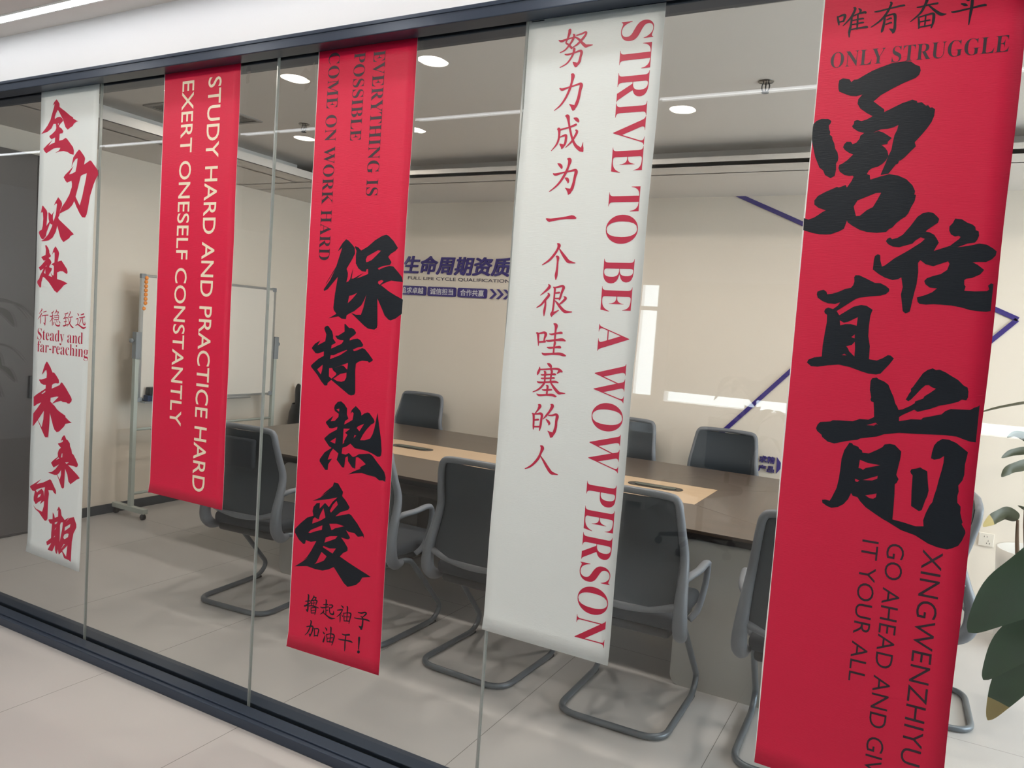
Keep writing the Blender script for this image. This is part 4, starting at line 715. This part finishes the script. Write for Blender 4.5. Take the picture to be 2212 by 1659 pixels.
# ------------------------------------------------------------------ chairs
def make_chair(label):
    t = thing('conference_chair', label, 'chair', group='grey chairs along the conference table')
    # cantilever tube: under the seat, forward down to the floor, back along the floor, across the rear
    side = [(0.205, -0.06, 0.405), (0.222, 0.01, 0.395), (0.232, 0.30, 0.075), (0.232, 0.235, 0.0145), (0.232, -0.25, 0.0145), (0, -0.25, 0.0145)]
    half = fillet(side, [0, 0.05, 0.09, 0.06, 0.10, 0], 7)
    full = half + [Vector((-p.x, p.y, p.z)) for p in reversed(half[:-1])]
    bm = BM(); tube(bm, full, 0.0135, 12); obj('cantilever_frame', bm, 'chairmetal', t, True)
    for s in (-1, 1):
        obj('glide', bx(s*0.232-0.011, s*0.232+0.011, 0.19, 0.25, 0.0, 0.012, 0.003), 'black', t)
    # back frame: two S-shaped rails, top bar, lower bar
    prof = [(0.232, -0.085, 0.405), (0.246, -0.150, 0.415), (0.250, -0.192, 0.465), (0.247, -0.192, 0.555), (0.241, -0.160, 0.655), (0.233, -0.138, 0.745), (0.222, -0.160, 0.835), (0.212, -0.180, 0.915), (0.200, -0.186, 0.965), (0.160, -0.188, 0.983), (0.0, -0.196, 0.988)]
    rad = [0.018, 0.028, 0.031, 0.027, 0.022, 0.019, 0.0175, 0.017, 0.0165, 0.016, 0.015]
    q = smooth_path([(a[0], a[1], a[2]) for a in prof], 5); rr = [v.x for v in smooth_path([(r, 0, 0) for r in rad], 5)]
    bm = BM(); tube(bm, q+[Vector((-p.x, p.y, p.z)) for p in reversed(q[:-1])], rr+rr[::-1][1:], 12)
    tube(bm, smooth_path([(0.240, -0.188, 0.545), (0.13, -0.192, 0.515), (0, -0.192, 0.502), (-0.13, -0.192, 0.515), (-0.240, -0.188, 0.545)], 5), 0.019, 10, 0.8)
    obj('back_frame', bm, 'chair', t, True)
    # mesh panel between the rails
    def rail(z):
        for a, b in zip(q, q[1:]):
            if a.z <= z <= b.z+1e-9: k = (z-a.z)/max(1e-9, b.z-a.z); return a.x+(b.x-a.x)*k, a.y+(b.y-a.y)*k
        return q[-8].x, q[-8].y
    bm = BM(); rows = []
    for j in range(15):
        z = 0.525+0.445*j/14; hx, hy = rail(z); hx -= 0.006
        rows.append([(hx*(-1+2*i/10), hy+0.012-0.028*(1-(-1+2*i/10)**2), z) for i in range(11)])
    A = [[bm.verts.new(p) for p in r] for r in rows]; B_ = [[bm.verts.new((p[0], p[1]+0.007, p[2])) for p in r] for r in rows]
    for j in range(14):
        for i in range(10):
            bm.faces.new((A[j][i], A[j][i+1], A[j+1][i+1], A[j+1][i])); bm.faces.new((B_[j][i], B_[j+1][i], B_[j+1][i+1], B_[j][i+1]))
    obj('backrest', bm, 'mesh', t, True)
    bm = BM(); box(bm, -0.222, 0.222, -0.165, 0.285, 0.425, 0.492, 0.028, 4); obj('seat', bm, 'seat', t, True)
    bm = BM(); box(bm, -0.20, 0.20, -0.15, 0.25, 0.385, 0.428, 0.018, 3); obj('seat_shell', bm, 'black', t, True)
    for s in (-1, 1):
        a = smooth_path([(s*0.243, -0.158, 0.645), (s*0.262, -0.12, 0.662), (s*0.276, -0.04, 0.668), (s*0.282, 0.045, 0.678), (s*0.283, 0.085, 0.655), (s*0.278, 0.085, 0.57), (s*0.262, 0.06, 0.47), (s*0.235, 0.03, 0.425)], 5)
        n = len(a); bm = BM(); tube(bm, a, [0.019 if i < n*0.5 else 0.014 for i in range(n)], 10, 0.72); obj('armrest', bm, 'chair', t, True)
    return t
chair0 = make_chair('grey mesh-back chair nearest the whiteboard, half behind the red banner with cream lettering')
near = [(-3.20, 3.13, 0.07, None), (-2.455, 3.19, -0.02, 'grey mesh-back chair mostly hidden behind the red banner with four brush characters'),
        (-1.745, 3.19, -0.03, 'grey mesh-back chair between the four-character red banner and the wide white banner'),
        (-1.025, 3.18, 0.02, 'grey mesh-back chair at the right edge of the wide white banner, back to the glass'),
        (-0.295, 3.20, 0.03, 'grey mesh-back chair at the left edge of the nearest red banner, back to the glass'),
        (0.06, 4.03, PI/2+0.04, 'grey chair seen side-on at the table end, right of the nearest red banner'),
        (-3.93, 5.47, PI, 'dark mesh chair across the table, right of the four-character red banner'),
        (-2.82, 5.47, PI+0.05, 'dark mesh chair across the table, almost hidden behind the wide white banner'),
        (-1.985, 5.45, PI, 'dark mesh chair across the table, just right of the wide white banner'),
        (-1.232, 5.45, PI, 'dark mesh chair across the table, left of the small purple lettering on the wall')]
for x, y, a, lab in near:
    c = chair0 if lab is None else copy_tree(chair0)
    c.location = (x, y, 0); c.rotation_euler = (0, 0, a)
    if lab: c['label'] = lab
bm = BM(); box(bm, -0.11, 0.11, -0.236, -0.205, 0.775, 0.935, 0.014, 3); npd = obj('neck_pad', bm, 'seat', chair0, True)

# ------------------------------------------------------------------ conference table
TX0, TX1, TY0, TY1 = -4.36, -0.12, 3.475, 5.27
IX0, IX1, IY0, IY1 = -3.44, -1.015, 4.03, 4.55
t = thing('conference_table', 'long dark walnut conference table with a pale centre strip and two cable ports', 'table', (0, 0, 0))
for nm, m, poly in (('top_board', 'walnut', [(TX0, TY0), (TX1, TY0), (IX1, IY0), (IX0, IY0)]), ('top_board', 'walnut', [(IX0, IY1), (IX1, IY1), (TX1, TY1), (TX0, TY1)]),
                ('top_board', 'walnut_x', [(IX1, IY0), (TX1, TY0), (TX1, TY1), (IX1, IY1)]), ('top_board', 'walnut_x', [(TX0, TY0), (IX0, IY0), (IX0, IY1), (TX0, TY1)])):
    cx = sum(p[0] for p in poly)/4; cy = sum(p[1] for p in poly)/4
    bm = BM(); prism(bm, [(p[0]+(0.0008 if p[0] < cx else -0.0008), p[1]+(0.0008 if p[1] < cy else -0.0008)) for p in poly], 0.735, 0.75); obj(nm, bm, m, t)
obj('centre_strip', bx(IX0+0.001, IX1-0.001, IY0+0.001, IY1-0.001, 0.735, 0.7498), 'oak', t)
bm = BM(); box(bm, TX0+0.004, TX1-0.004, TY0+0.004, TY1-0.004, 0.708, 0.7345); obj('edge_band', bm, 'tabledge', t)
bm = BM()
box(bm, TX0+0.06, TX1-0.06, TY0+0.055, TY0+0.08, 0.632, 0.708, 0.008); box(bm, TX0+0.06, TX1-0.06, TY1-0.08, TY1-0.055, 0.632, 0.708, 0.008)
box(bm, TX0+0.06, TX0+0.085, TY0+0.08, TY1-0.08, 0.632, 0.708); box(bm, TX1-0.085, TX1-0.06, TY0+0.08, TY1-0.08, 0.632, 0.708); obj('apron', bm, 'apron', t)
for a, b in ((-3.44, -2.93), (-0.93, -0.42)):
    bm = BM(); pts = rrect(a, b, 0.0, 0.70, 0.05); prism(bm, pts, 0, 1.62); stand(bm); bmesh.ops.translate(bm, vec=(0, 5.12, 0), verts=bm.verts)
    obj('pedestal', bm, 'pedestal', t)
obj('modesty_panel', bx(-2.90, -0.96, 4.2, 4.24, 0.25, 0.705), 'apron', t)
for cx, cy in ((-3.07, 4.33), (-1.335, 4.35)):
    bm = BM(); prism(bm, rrect(cx-0.165, cx+0.165, cy-0.055, cy+0.055, 0.054, 9), 0.7498, 0.7525); r = obj('cable_port', bm, 'tabledge', t)
    bm = BM(); prism(bm, rrect(cx-0.125, cx+0.125, cy-0.034, cy+0.034, 0.033, 8), 0.7526, 0.756); obj('lid', bm, 'port', r)

# ------------------------------------------------------------------ whiteboard on its stand
WX = -5.19; WY0, WY1 = 3.735, 5.075
t = thing('whiteboard_stand', 'white board on a pale grey castor stand against the left wall', 'whiteboard', (0, 0, 0))
obj('board', bx(WX-0.008, WX+0.008, WY0+0.02, WY1-0.02, 0.895, 1.815), 'board', t)
bm = BM()
box(bm, WX-0.011, WX+0.012, WY0, WY1, 1.812, 1.832, 0.003); box(bm, WX-0.011, WX+0.012, WY0, WY1, 0.878, 0.898, 0.003)
box(bm, WX-0.011, WX+0.012, WY0, WY0+0.021, 0.898, 1.812); box(bm, WX-0.011, WX+0.012, WY1-0.021, WY1, 0.898, 1.812); obj('board_frame', bm, 'alu', t)
for y in (WY0, WY1-0.035):
    for z in (0.872, 1.80): obj('frame_corner', bx(WX-0.014, WX+0.015, y-0.003, y+0.038, z, z+0.036, 0.005), 'greyplastic', t)
obj('marker_tray', bx(WX+0.012, WX+0.075, WY0+0.02, WY1-0.3, 0.868, 0.882, 0.003), 'alu', t)
for y in (WY0-0.035, WY1+0.005):
    p = obj('post', bx(WX-0.018, WX+0.018, y, y+0.032, 0.075, 1.40, 0.003), 'greypaint', t)
    obj('clamp', bx(WX-0.022, WX+0.026, y-0.004, y+0.042, 1.20, 1.40, 0.004), 'greyplastic', p)
    s = -1 if y < 4.4 else 1; bm = BM()
    tube(bm, [(WX, y+0.016+s*0.02, 1.335), (WX, y+0.016+s*0.034, 1.335), (WX, y+0.016+s*0.036, 1.335), (WX, y+0.016+s*0.05, 1.335)], [0.009, 0.009, 0.017, 0.016], 12); obj('knob', bm, 'greyplastic', p, True)
    f = obj('foot', bx(-5.385, -5.015, y-0.004, y+0.036, 0.048, 0.085, 0.003), 'greypaint', t)
    for x in (-5.36, -5.045):
        bm = BM(); tube(bm, [(x, y+0.005, 0.021), (x, y+0.029, 0.021)], 0.021, 14); box(bm, x-0.008, x+0.008, y+0.009, y+0.025, 0.02, 0.05); obj('castor', bm, 'black', f, True)
for z, r in ((0.665, 0.011), (0.175, 0.012)):
    bm = BM(); tube(bm, [(WX, WY0-0.01, z), (WX, WY1+0.012, z)], r, 10); rl = obj('crossbar', bm, 'greypaint', t, True)
    bm = BM(); tube(bm, [(WX, WY0+0.13, z), (WX, WY0+0.22, z)], r+0.005, 10); obj('sleeve', bm, 'greypaint', rl, True)
zs = [1.806, 1.776, 1.744, 1.713, 1.682, 1.649, 1.618, 1.577]
place = ['topmost', 'second from the top', 'third from the top', 'fourth from the top', 'fourth from the bottom', 'third from the bottom', 'second from the bottom', 'lowest, set slightly apart']
mag0 = None
for k, z in enumerate(zs):
    if mag0 is None:
        bm = BM(); prof = [(0, 0.010), (0.010, 0.0095), (0.0135, 0.007), (0.015, 0.0)]; lathe(bm, prof, seg=16)
        bmesh.ops.transform(bm, matrix=Matrix.Rotation(PI/2, 4, 'Y'), verts=bm.verts); c = mag0 = obj('board_magnet', bm, 'orange', None, True)
    else: c = mag0.copy(); COL.objects.link(c)
    c.location = (WX+0.0125 if z > 1.80 else WX+0.0085, 3.772-(0.012 if k == 7 else 0), z)
    tag(c, 'round orange magnet in the column on the white board, '+place[k], 'magnet', 'orange magnets on the white board')
t = thing('board_eraser', 'black and blue eraser box lying on the marker tray of the white board', 'eraser', (WX+0.05, 3.88, 0.8825))
obj('handle_block', bx(-0.026, 0.024, -0.09, 0.12, 0.045, 0.105, 0.006), 'black', t); obj('felt_block', bx(-0.028, 0.025, -0.105, 0.13, 0.0, 0.045, 0.004), 'bluefelt', t)
# black bin bag, its two tied ears standing up
bm = BM()
prof = [(0.0, 0.0), (0.15, 0.0), (0.17, 0.05), (0.165, 0.3), (0.155, 0.55), (0.145, 0.68), (0.12, 0.77)]
lathe(bm, prof, (0, 0, 0), 22)
for ang, h, w in ((0.2, 0.97, 0.055), (PI-0.3, 0.95, 0.06), (PI*0.55, 0.90, 0.03)):
    cx, cy = 0.075*math.cos(ang), 0.06*math.sin(ang)
    tube(bm, smooth_path([(cx*0.7, cy*0.7, 0.66), (cx, cy, 0.78), (cx*1.5, cy*1.5, 0.88), (cx*1.75, cy*1.7, h)], 4), [0.085, 0.08, 0.075, 0.07, 0.066, 0.06, 0.055, 0.05, 0.045, 0.04, 0.034, 0.022, 0.010], 10, w/0.08)
bmesh.ops.remove_doubles(bm, verts=bm.verts, dist=0.0005)
tag(obj('bin_bag', bm, 'bag', None, True, (-5.19, 5.52, 0.0)), 'black plastic bag with two upright ears in the back left corner', 'bag')
# dark wardrobe at the left end
CX = -5.25
t = thing('wardrobe', 'tall dark grey-brown cabinet at the far left, mirroring a plant', 'cabinet', (0, 0, 0))
obj('carcass', bx(XL+0.001, CX-0.021, GY+0.1, 3.36, 0.0, 2.535), 'wardrobe', t)
for a, b in ((GY+0.1, 2.60), (2.603, 3.0), (3.003, 3.36)):
    d = obj('door', bx(CX-0.02, CX, a, b, 0.02, 2.533, 0.0015, 1), 'wardrobe', t)
    if b == 3.0: obj('handle', bx(CX, CX+0.022, 2.972, 2.992, 0.93, 1.08, 0.004), 'black', d)

# ------------------------------------------------------------------ lettering and stripes on the back wall
LY = YB-0.012
t = thing('wall_sign', 'violet blue acrylic lettering FULL LIFE CYCLE QUALIFICATION on the back wall', 'sign', (0, YB, 0))
def on_wall(x0, x1, z0, z1, y=LY, shear=0.0): return lambda u, v: (x0+(x1-x0)*u+shear*v, y-YB, z0+(z1-z0)*v)
bm = BM(); put_cjk(bm, '生命周期资质', on_wall(-4.335, -3.215, 2.062, 2.220, shear=0.030), BOLD)
r = bmesh.ops.extrude_face_region(bm, geom=list(bm.faces)); bmesh.ops.translate(bm, vec=(0, 0.0115, 0), verts=[g for g in r['geom'] if isinstance(g, bmesh.types.BMVert)])
obj('headline', bm, 'navy', t, None)
bm = BM(); put_text(bm, 'FULL LIFE CYCLE QUALIFICATION', on_wall(-4.273, -3.199, 2.008, 2.0355, YB-0.002), 0.012); obj('caption', bm, 'darktext', t, None)
for (a, b), s in (((-4.365, -4.057), '追求卓越'), ((-4.041, -3.734), '诚信担当'), ((-3.718, -3.416), '合作共赢')):
    bm = BM(); prism(bm, rrect(a, b, 1.866, 1.949, 0.016), 0.0005, 0.011); stand(bm); p = obj('slogan_plate', bm, 'navy', t)
    bm = BM(); w = b-a; put_cjk(bm, s, on_wall(a+0.03, b-0.03, 1.880, 1.936, YB-0.0115), ((0, 0), (0.02, 0), (0, 0.02), (0.02, 0.02))); obj('slogan', bm, 'lettering', p, None)
for k in range(3):
    x = -3.39+k*0.068
    bm = BM(); prism(bm, [(x, 1.949), (x+0.026, 1.949), (x+0.072, 1.9075), (x+0.026, 1.866), (x, 1.866), (x+0.046, 1.9075)], 0.0005, 0.011); stand(bm); obj('chevron', bm, 'navy', t)
t = thing('wall_sign', 'small purple two-line lettering low on the back wall beside a dark chair', 'sign', (0, YB, 0))
bm = BM()
put_cjk(bm, '求精', on_wall(-1.014, -0.906, 0.772, 0.820), BOLD); put_cjk(bm, '产品', on_wall(-1.015, -0.907, 0.706, 0.752), BOLD)
r = bmesh.ops.extrude_face_region(bm, geom=list(bm.faces)); bmesh.ops.translate(bm, vec=(0, 0.0115, 0), verts=[g for g in r['geom'] if isinstance(g, bmesh.types.BMVert)])
obj('characters', bm, 'navy', t, None)
bm = BM(); prism(bm, [(-0.893, 0.823), (-0.862, 0.783), (-0.862, 0.742), (-0.888, 0.703)], 0.0005, 0.011); stand(bm); obj('arrow', bm, 'navy', t)
def stripe(pts, label, w=0.030):
    bm = BM()
    for (x0, z0), (x1, z1) in zip(pts, pts[1:]):
        d = Vector((x1-x0, z1-z0)).normalized(); n = Vector((-d.y, d.x))*w/2
        prism(bm, [(x0+n.x, z0+n.y), (x0-n.x, z0-n.y), (x1-n.x, z1-n.y), (x1+n.x, z1+n.y)], 0.0005, 0.009)
    stand(bm); bmesh.ops.translate(bm, vec=(0, YB, 0), verts=bm.verts); tag(obj('wall_stripe', bm, 'navy'), label, 'wall decoration', 'violet stripes on the back wall')
stripe([(-1.62, 2.836), (0.475, 1.893)], 'violet stripe falling from upper left to a point right of the nearest red banner')
stripe([(-1.345, 0.905), (0.392, 2.853)], 'violet stripe rising from behind a dark chair towards the upper right')
stripe([(0.470, 1.892), (-0.45, 0.86)], 'violet stripe going down-left from the tip beside the nearest red banner')
t = thing('wall_socket', 'white wall socket low on the back wall beside the potted plant', 'socket', (0.437, YB, 0.470))
obj('plate', bx(-0.043, 0.043, -0.011, 0, -0.043, 0.043, 0.003), 'socket', t)
bm = BM()
for x, z, w, h in ((-0.012, 0.020, 0.003, 0.009), (0.004, 0.020, 0.003, 0.009), (0.012, -0.006, 0.003, 0.009), (0.004, -0.022, 0.004, 0.008), (0.020, -0.022, 0.004, 0.008)): box(bm, x-w/2, x+w/2, -0.0113, -0.009, z-h/2, z+h/2)
obj('slot', bm, 'black', t)

# ------------------------------------------------------------------ plants
def leaf(bm, path, width, fold=0.25, mi_tip=None, up=(0, 0, 1), n=10, side=None):
    """a blade along a smooth path with a folded midrib"""
    c = smooth_path(path, n); N = len(c); L = []; upv = Vector(up)
    for i, p in enumerate(c):
        t = (c[min(i+1, N-1)]-c[max(i-1, 0)]).normalized(); s = t.cross(upv)
        s = s.normalized() if s.length > 1e-4 else Vector((1, 0, 0)); nn = s.cross(t)
        u = i/(N-1); w = width*max(0.02, math.sin(PI*min(1, u**0.8*0.97+0.03))**0.75)*(1+0.05*math.sin(u*19))
        L.append([bm.verts.new(p+s*w*k+nn*w*fold*abs(k)) for k in (-1, -0.5, 0, 0.5, 1)])
    for i in range(N-1):
        for k in range(4):
            f = bm.faces.new((L[i][k], L[i][k+1], L[i+1][k+1], L[i+1][k])); f.material_index = 1 if mi_tip and i/(N-1) > mi_tip else 0
def plant(name, label, loc, pot_prof, stems, leaves, m, soil_z, soil_r, potm='pot', grp=None):
    t = thing(name, label, 'plant', loc, group=grp)
    bm = BM(); lathe(bm, pot_prof, seg=32); p = obj('pot', bm, potm, t, True)
    bm = BM(); lathe(bm, [(0, soil_z), (soil_r, soil_z-0.004)], seg=24); obj('soil', bm, 'soil', t)
    for s in stems: bm = BM(); tube(bm, smooth_path(s, 4), [0.013-0.006*k/(4*(len(s)-1)) for k in range(4*(len(s)-1)+1)], 8); obj('stem', bm, 'stem', t, True)
    for lf in leaves:
        bm = BM(); leaf(bm, lf[0], lf[1], lf[2] if len(lf) > 2 else 0.25, lf[3] if len(lf) > 3 else None, lf[4] if len(lf) > 4 else (0, 0, 1)); obj('leaf', bm, [m, 'leaftip'], t, True)
    return t
potA = [(0.0, 0.0), (0.165, 0.0), (0.175, 0.02), (0.208, 0.50), (0.212, 0.562), (0.200, 0.562), (0.190, 0.48), (0.0, 0.475)]
fc = (0, 1, 0.3)
plant('potted_plant', 'dark olive long-leaved plant in a tall white pot by the back wall at right', (0.655, 5.2, 0), potA,
  [[(0.0, 0, 0.47), (0.02, 0.01, 0.9), (-0.01, 0, 1.45)], [(-0.05, 0.02, 0.47), (-0.09, 0.0, 0.8), (-0.07, -0.04, 1.15)], [(0.06, -0.03, 0.47), (0.10, 0, 0.8), (0.14, 0.02, 1.3)], [(-0.10, -0.05, 0.47), (-0.12, -0.06, 0.62), (-0.13, -0.08, 0.74)]],
  [([(-0.01, 0, 1.40), (-0.12, -0.08, 1.40), (-0.26, -0.14, 1.365), (-0.40, -0.2, 1.315)], 0.035, 0.3),
   ([(-0.07, -0.04, 1.12), (-0.13, -0.1, 1.20), (-0.19, -0.15, 1.225), (-0.235, -0.2, 1.205)], 0.024, 0.3, None, fc),
   ([(-0.07, -0.04, 1.10), (-0.13, -0.1, 1.13), (-0.2, -0.16, 1.12), (-0.25, -0.2, 1.09)], 0.026, 0.2, None, fc),
   ([(-0.07, -0.04, 1.08), (-0.12, -0.12, 1.06), (-0.2, -0.18, 1.03), (-0.24, -0.2, 0.985)], 0.034, 0.2, None, fc),
   ([(-0.05, -0.04, 1.05), (-0.03, -0.14, 1.14), (0.02, -0.2, 1.2), (0.08, -0.24, 1.18)], 0.035, 0.2, None, fc),
   ([(-0.13, -0.08, 0.74), (-0.18, -0.1, 0.765), (-0.24, -0.16, 0.745), (-0.30, -0.2, 0.695)], 0.045, 0.25, 0.72, fc),
   ([(0.0, 0, 0.95), (-0.03, -0.12, 0.86), (-0.08, -0.18, 0.82), (-0.15, -0.2, 0.84)], 0.02, 0.2, None, fc),
   ([(0.14, 0.02, 1.3), (0.06, -0.1, 1.45), (-0.04, -0.16, 1.46), (-0.12, -0.2, 1.42)], 0.035, 0.2, None, fc),
   ([(0.14, 0.02, 1.28), (0.24, -0.1, 1.36), (0.34, -0.16, 1.32), (0.42, -0.2, 1.2)], 0.035, 0.2, None, fc),
   ([(-0.01, 0, 1.44), (0.06, -0.06, 1.6), (0.14, -0.1, 1.66), (0.24, -0.12, 1.62)], 0.035, 0.2, None, fc)],
  'olive', 0.49, 0.19)
potB = [(0.0, 0.0), (0.13, 0.0), (0.14, 0.015), (0.175, 0.33), (0.178, 0.36), (0.165, 0.36), (0.158, 0.30), (0.0, 0.30)]
fl = (0.25, -1, 0.35)
plant('potted_plant', 'broad-leaved green plant with drooping pale-tipped leaves at the right edge', (0.72, 3.02, 0), potB,
  [[(0, 0, 0.3), (-0.02, -0.01, 0.7), (-0.10, 0.0, 1.0)], [(0.04, 0.03, 0.3), (0.02, 0.03, 0.6), (-0.12, 0.03, 0.88)], [(0.0, -0.04, 0.3), (0.05, -0.05, 0.7), (0.12, -0.05, 1.1)]],
  [([(-0.10, 0.0, 1.0), (-0.24, -0.02, 0.99), (-0.40, -0.03, 0.86), (-0.515, -0.03, 0.695)], 0.105, 0.12, None, fl),
   ([(-0.12, 0.03, 0.88), (-0.27, 0.02, 0.80), (-0.38, 0.01, 0.68), (-0.455, 0.0, 0.535)], 0.075, 0.25, None, fl),
   ([(-0.10, 0.03, 0.86), (-0.26, 0.05, 0.72), (-0.365, 0.05, 0.55), (-0.425, 0.04, 0.385)], 0.070, 0.15, 0.80, fl),
   ([(-0.06, 0.0, 0.95), (-0.2, -0.06, 0.84), (-0.28, -0.08, 0.7), (-0.30, -0.09, 0.55)], 0.085, 0.15, None, fl),
   ([(0.12, -0.05, 1.1), (0.25, -0.08, 1.15), (0.36, -0.1, 1.05), (0.42, -0.1, 0.9)], 0.09, 0.15, None, fl)],
  'leaf', 0.315, 0.158)

# ------------------------------------------------------------------ what the glass mirrors: the hall behind the viewer
t = thing('office_desk', 'white desk behind the viewer, mirrored in the glass above the table', 'desk', (-2.75, -3.0, 0))
obj('desk_top', bx(-0.9, 0.55, -0.4, 0.4, 0.715, 0.74, 0.003), 'desk', t)
for x in (-0.86, 0.51): obj('leg', bx(x-0.02, x+0.02, -0.36, 0.36, 0, 0.715), 'desk', t)
obj('drawer_unit', bx(0.1, 0.48, -0.3, 0.3, 0.05, 0.71, 0.003), 'desk', t)
t = thing('computer_monitor', 'dark monitor on the white desk, mirrored beside the white banner', 'monitor', (-2.95, -3.05, 0.74))
obj('screen', bx(-0.28, 0.28, -0.02, 0.02, 0.10, 0.46, 0.006), 'screen', t); obj('stand', bx(-0.025, 0.025, -0.015, 0.04, 0.008, 0.12), 'black', t); obj('foot', bx(-0.12, 0.12, -0.08, 0.09, 0.0, 0.008), 'black', t)
t = thing('swivel_chair', 'black swivel chair whose five-star base is mirrored below the table top', 'chair', (-1.45, -1.62, 0), 0.5)
bm = BM(); box(bm, -0.23, 0.23, -0.22, 0.24, 0.46, 0.53, 0.03, 3); obj('seat', bm, 'black', t, True)
bm = BM(); box(bm, -0.22, 0.22, -0.27, -0.235, 0.60, 1.02, 0.016, 3); obj('backrest', bm, 'black', t, True)
bm = BM(); tube(bm, [(0, -0.2, 0.47), (0, -0.27, 0.5), (0, -0.28, 0.72)], 0.02, 8); obj('back_bracket', bm, 'black', t, True)
bm = BM(); tube(bm, [(0, 0, 0.09), (0, 0, 0.47)], 0.025, 12); obj('gas_column', bm, 'black', t, True)
for k in range(5):
    a = 2*PI*k/5; bm = BM(); tube(bm, [(0.02*math.cos(a), 0.02*math.sin(a), 0.115), (0.30*math.cos(a), 0.30*math.sin(a), 0.075)], [0.024, 0.015], 8); arm = obj('base_arm', bm, 'black', t, True)
    bm = BM(); c = Vector((0.30*math.cos(a), 0.30*math.sin(a), 0.028)); d = Vector((-math.sin(a), math.cos(a), 0))*0.022; tube(bm, [c-d, c+d], 0.028, 14); tube(bm, [c, c+Vector((0, 0, 0.05))], 0.007, 6); obj('castor', bm, 'black', arm, True)
rnd = random.Random(3); lv = []
for k in range(16):
    a = rnd.uniform(0, 2*PI); h = rnd.uniform(0.7, 1.35); r = rnd.uniform(0.25, 0.5)
    lv.append(([(0, 0, h-0.15), (r*0.4*math.cos(a), r*0.4*math.sin(a), h), (r*0.8*math.cos(a), r*0.8*math.sin(a), h), (r*1.1*math.cos(a), r*1.1*math.sin(a), h-0.12)], rnd.uniform(0.05, 0.08), 0.2))
st = [[(0, 0, 0.3), (0.02, 0.01, 0.7), (0, 0, 1.2)]]
plant('potted_plant', 'leafy plant behind the viewer, mirrored on the pale wall beside the violet stripe', (-1.35, -2.9, 0), potB, st, lv, 'leaf', 0.315, 0.158)
lv2 = [([Vector(p)*1.15 for p in l[0]], l[1]*1.4, 0.2) for l in lv]
plant('potted_plant', 'leafy plant in a terracotta pot, mirrored dark green in the wardrobe doors', (-7.1, 0.9, 0), potB, st, lv2, 'leaf', 0.315, 0.158, 'terracotta')
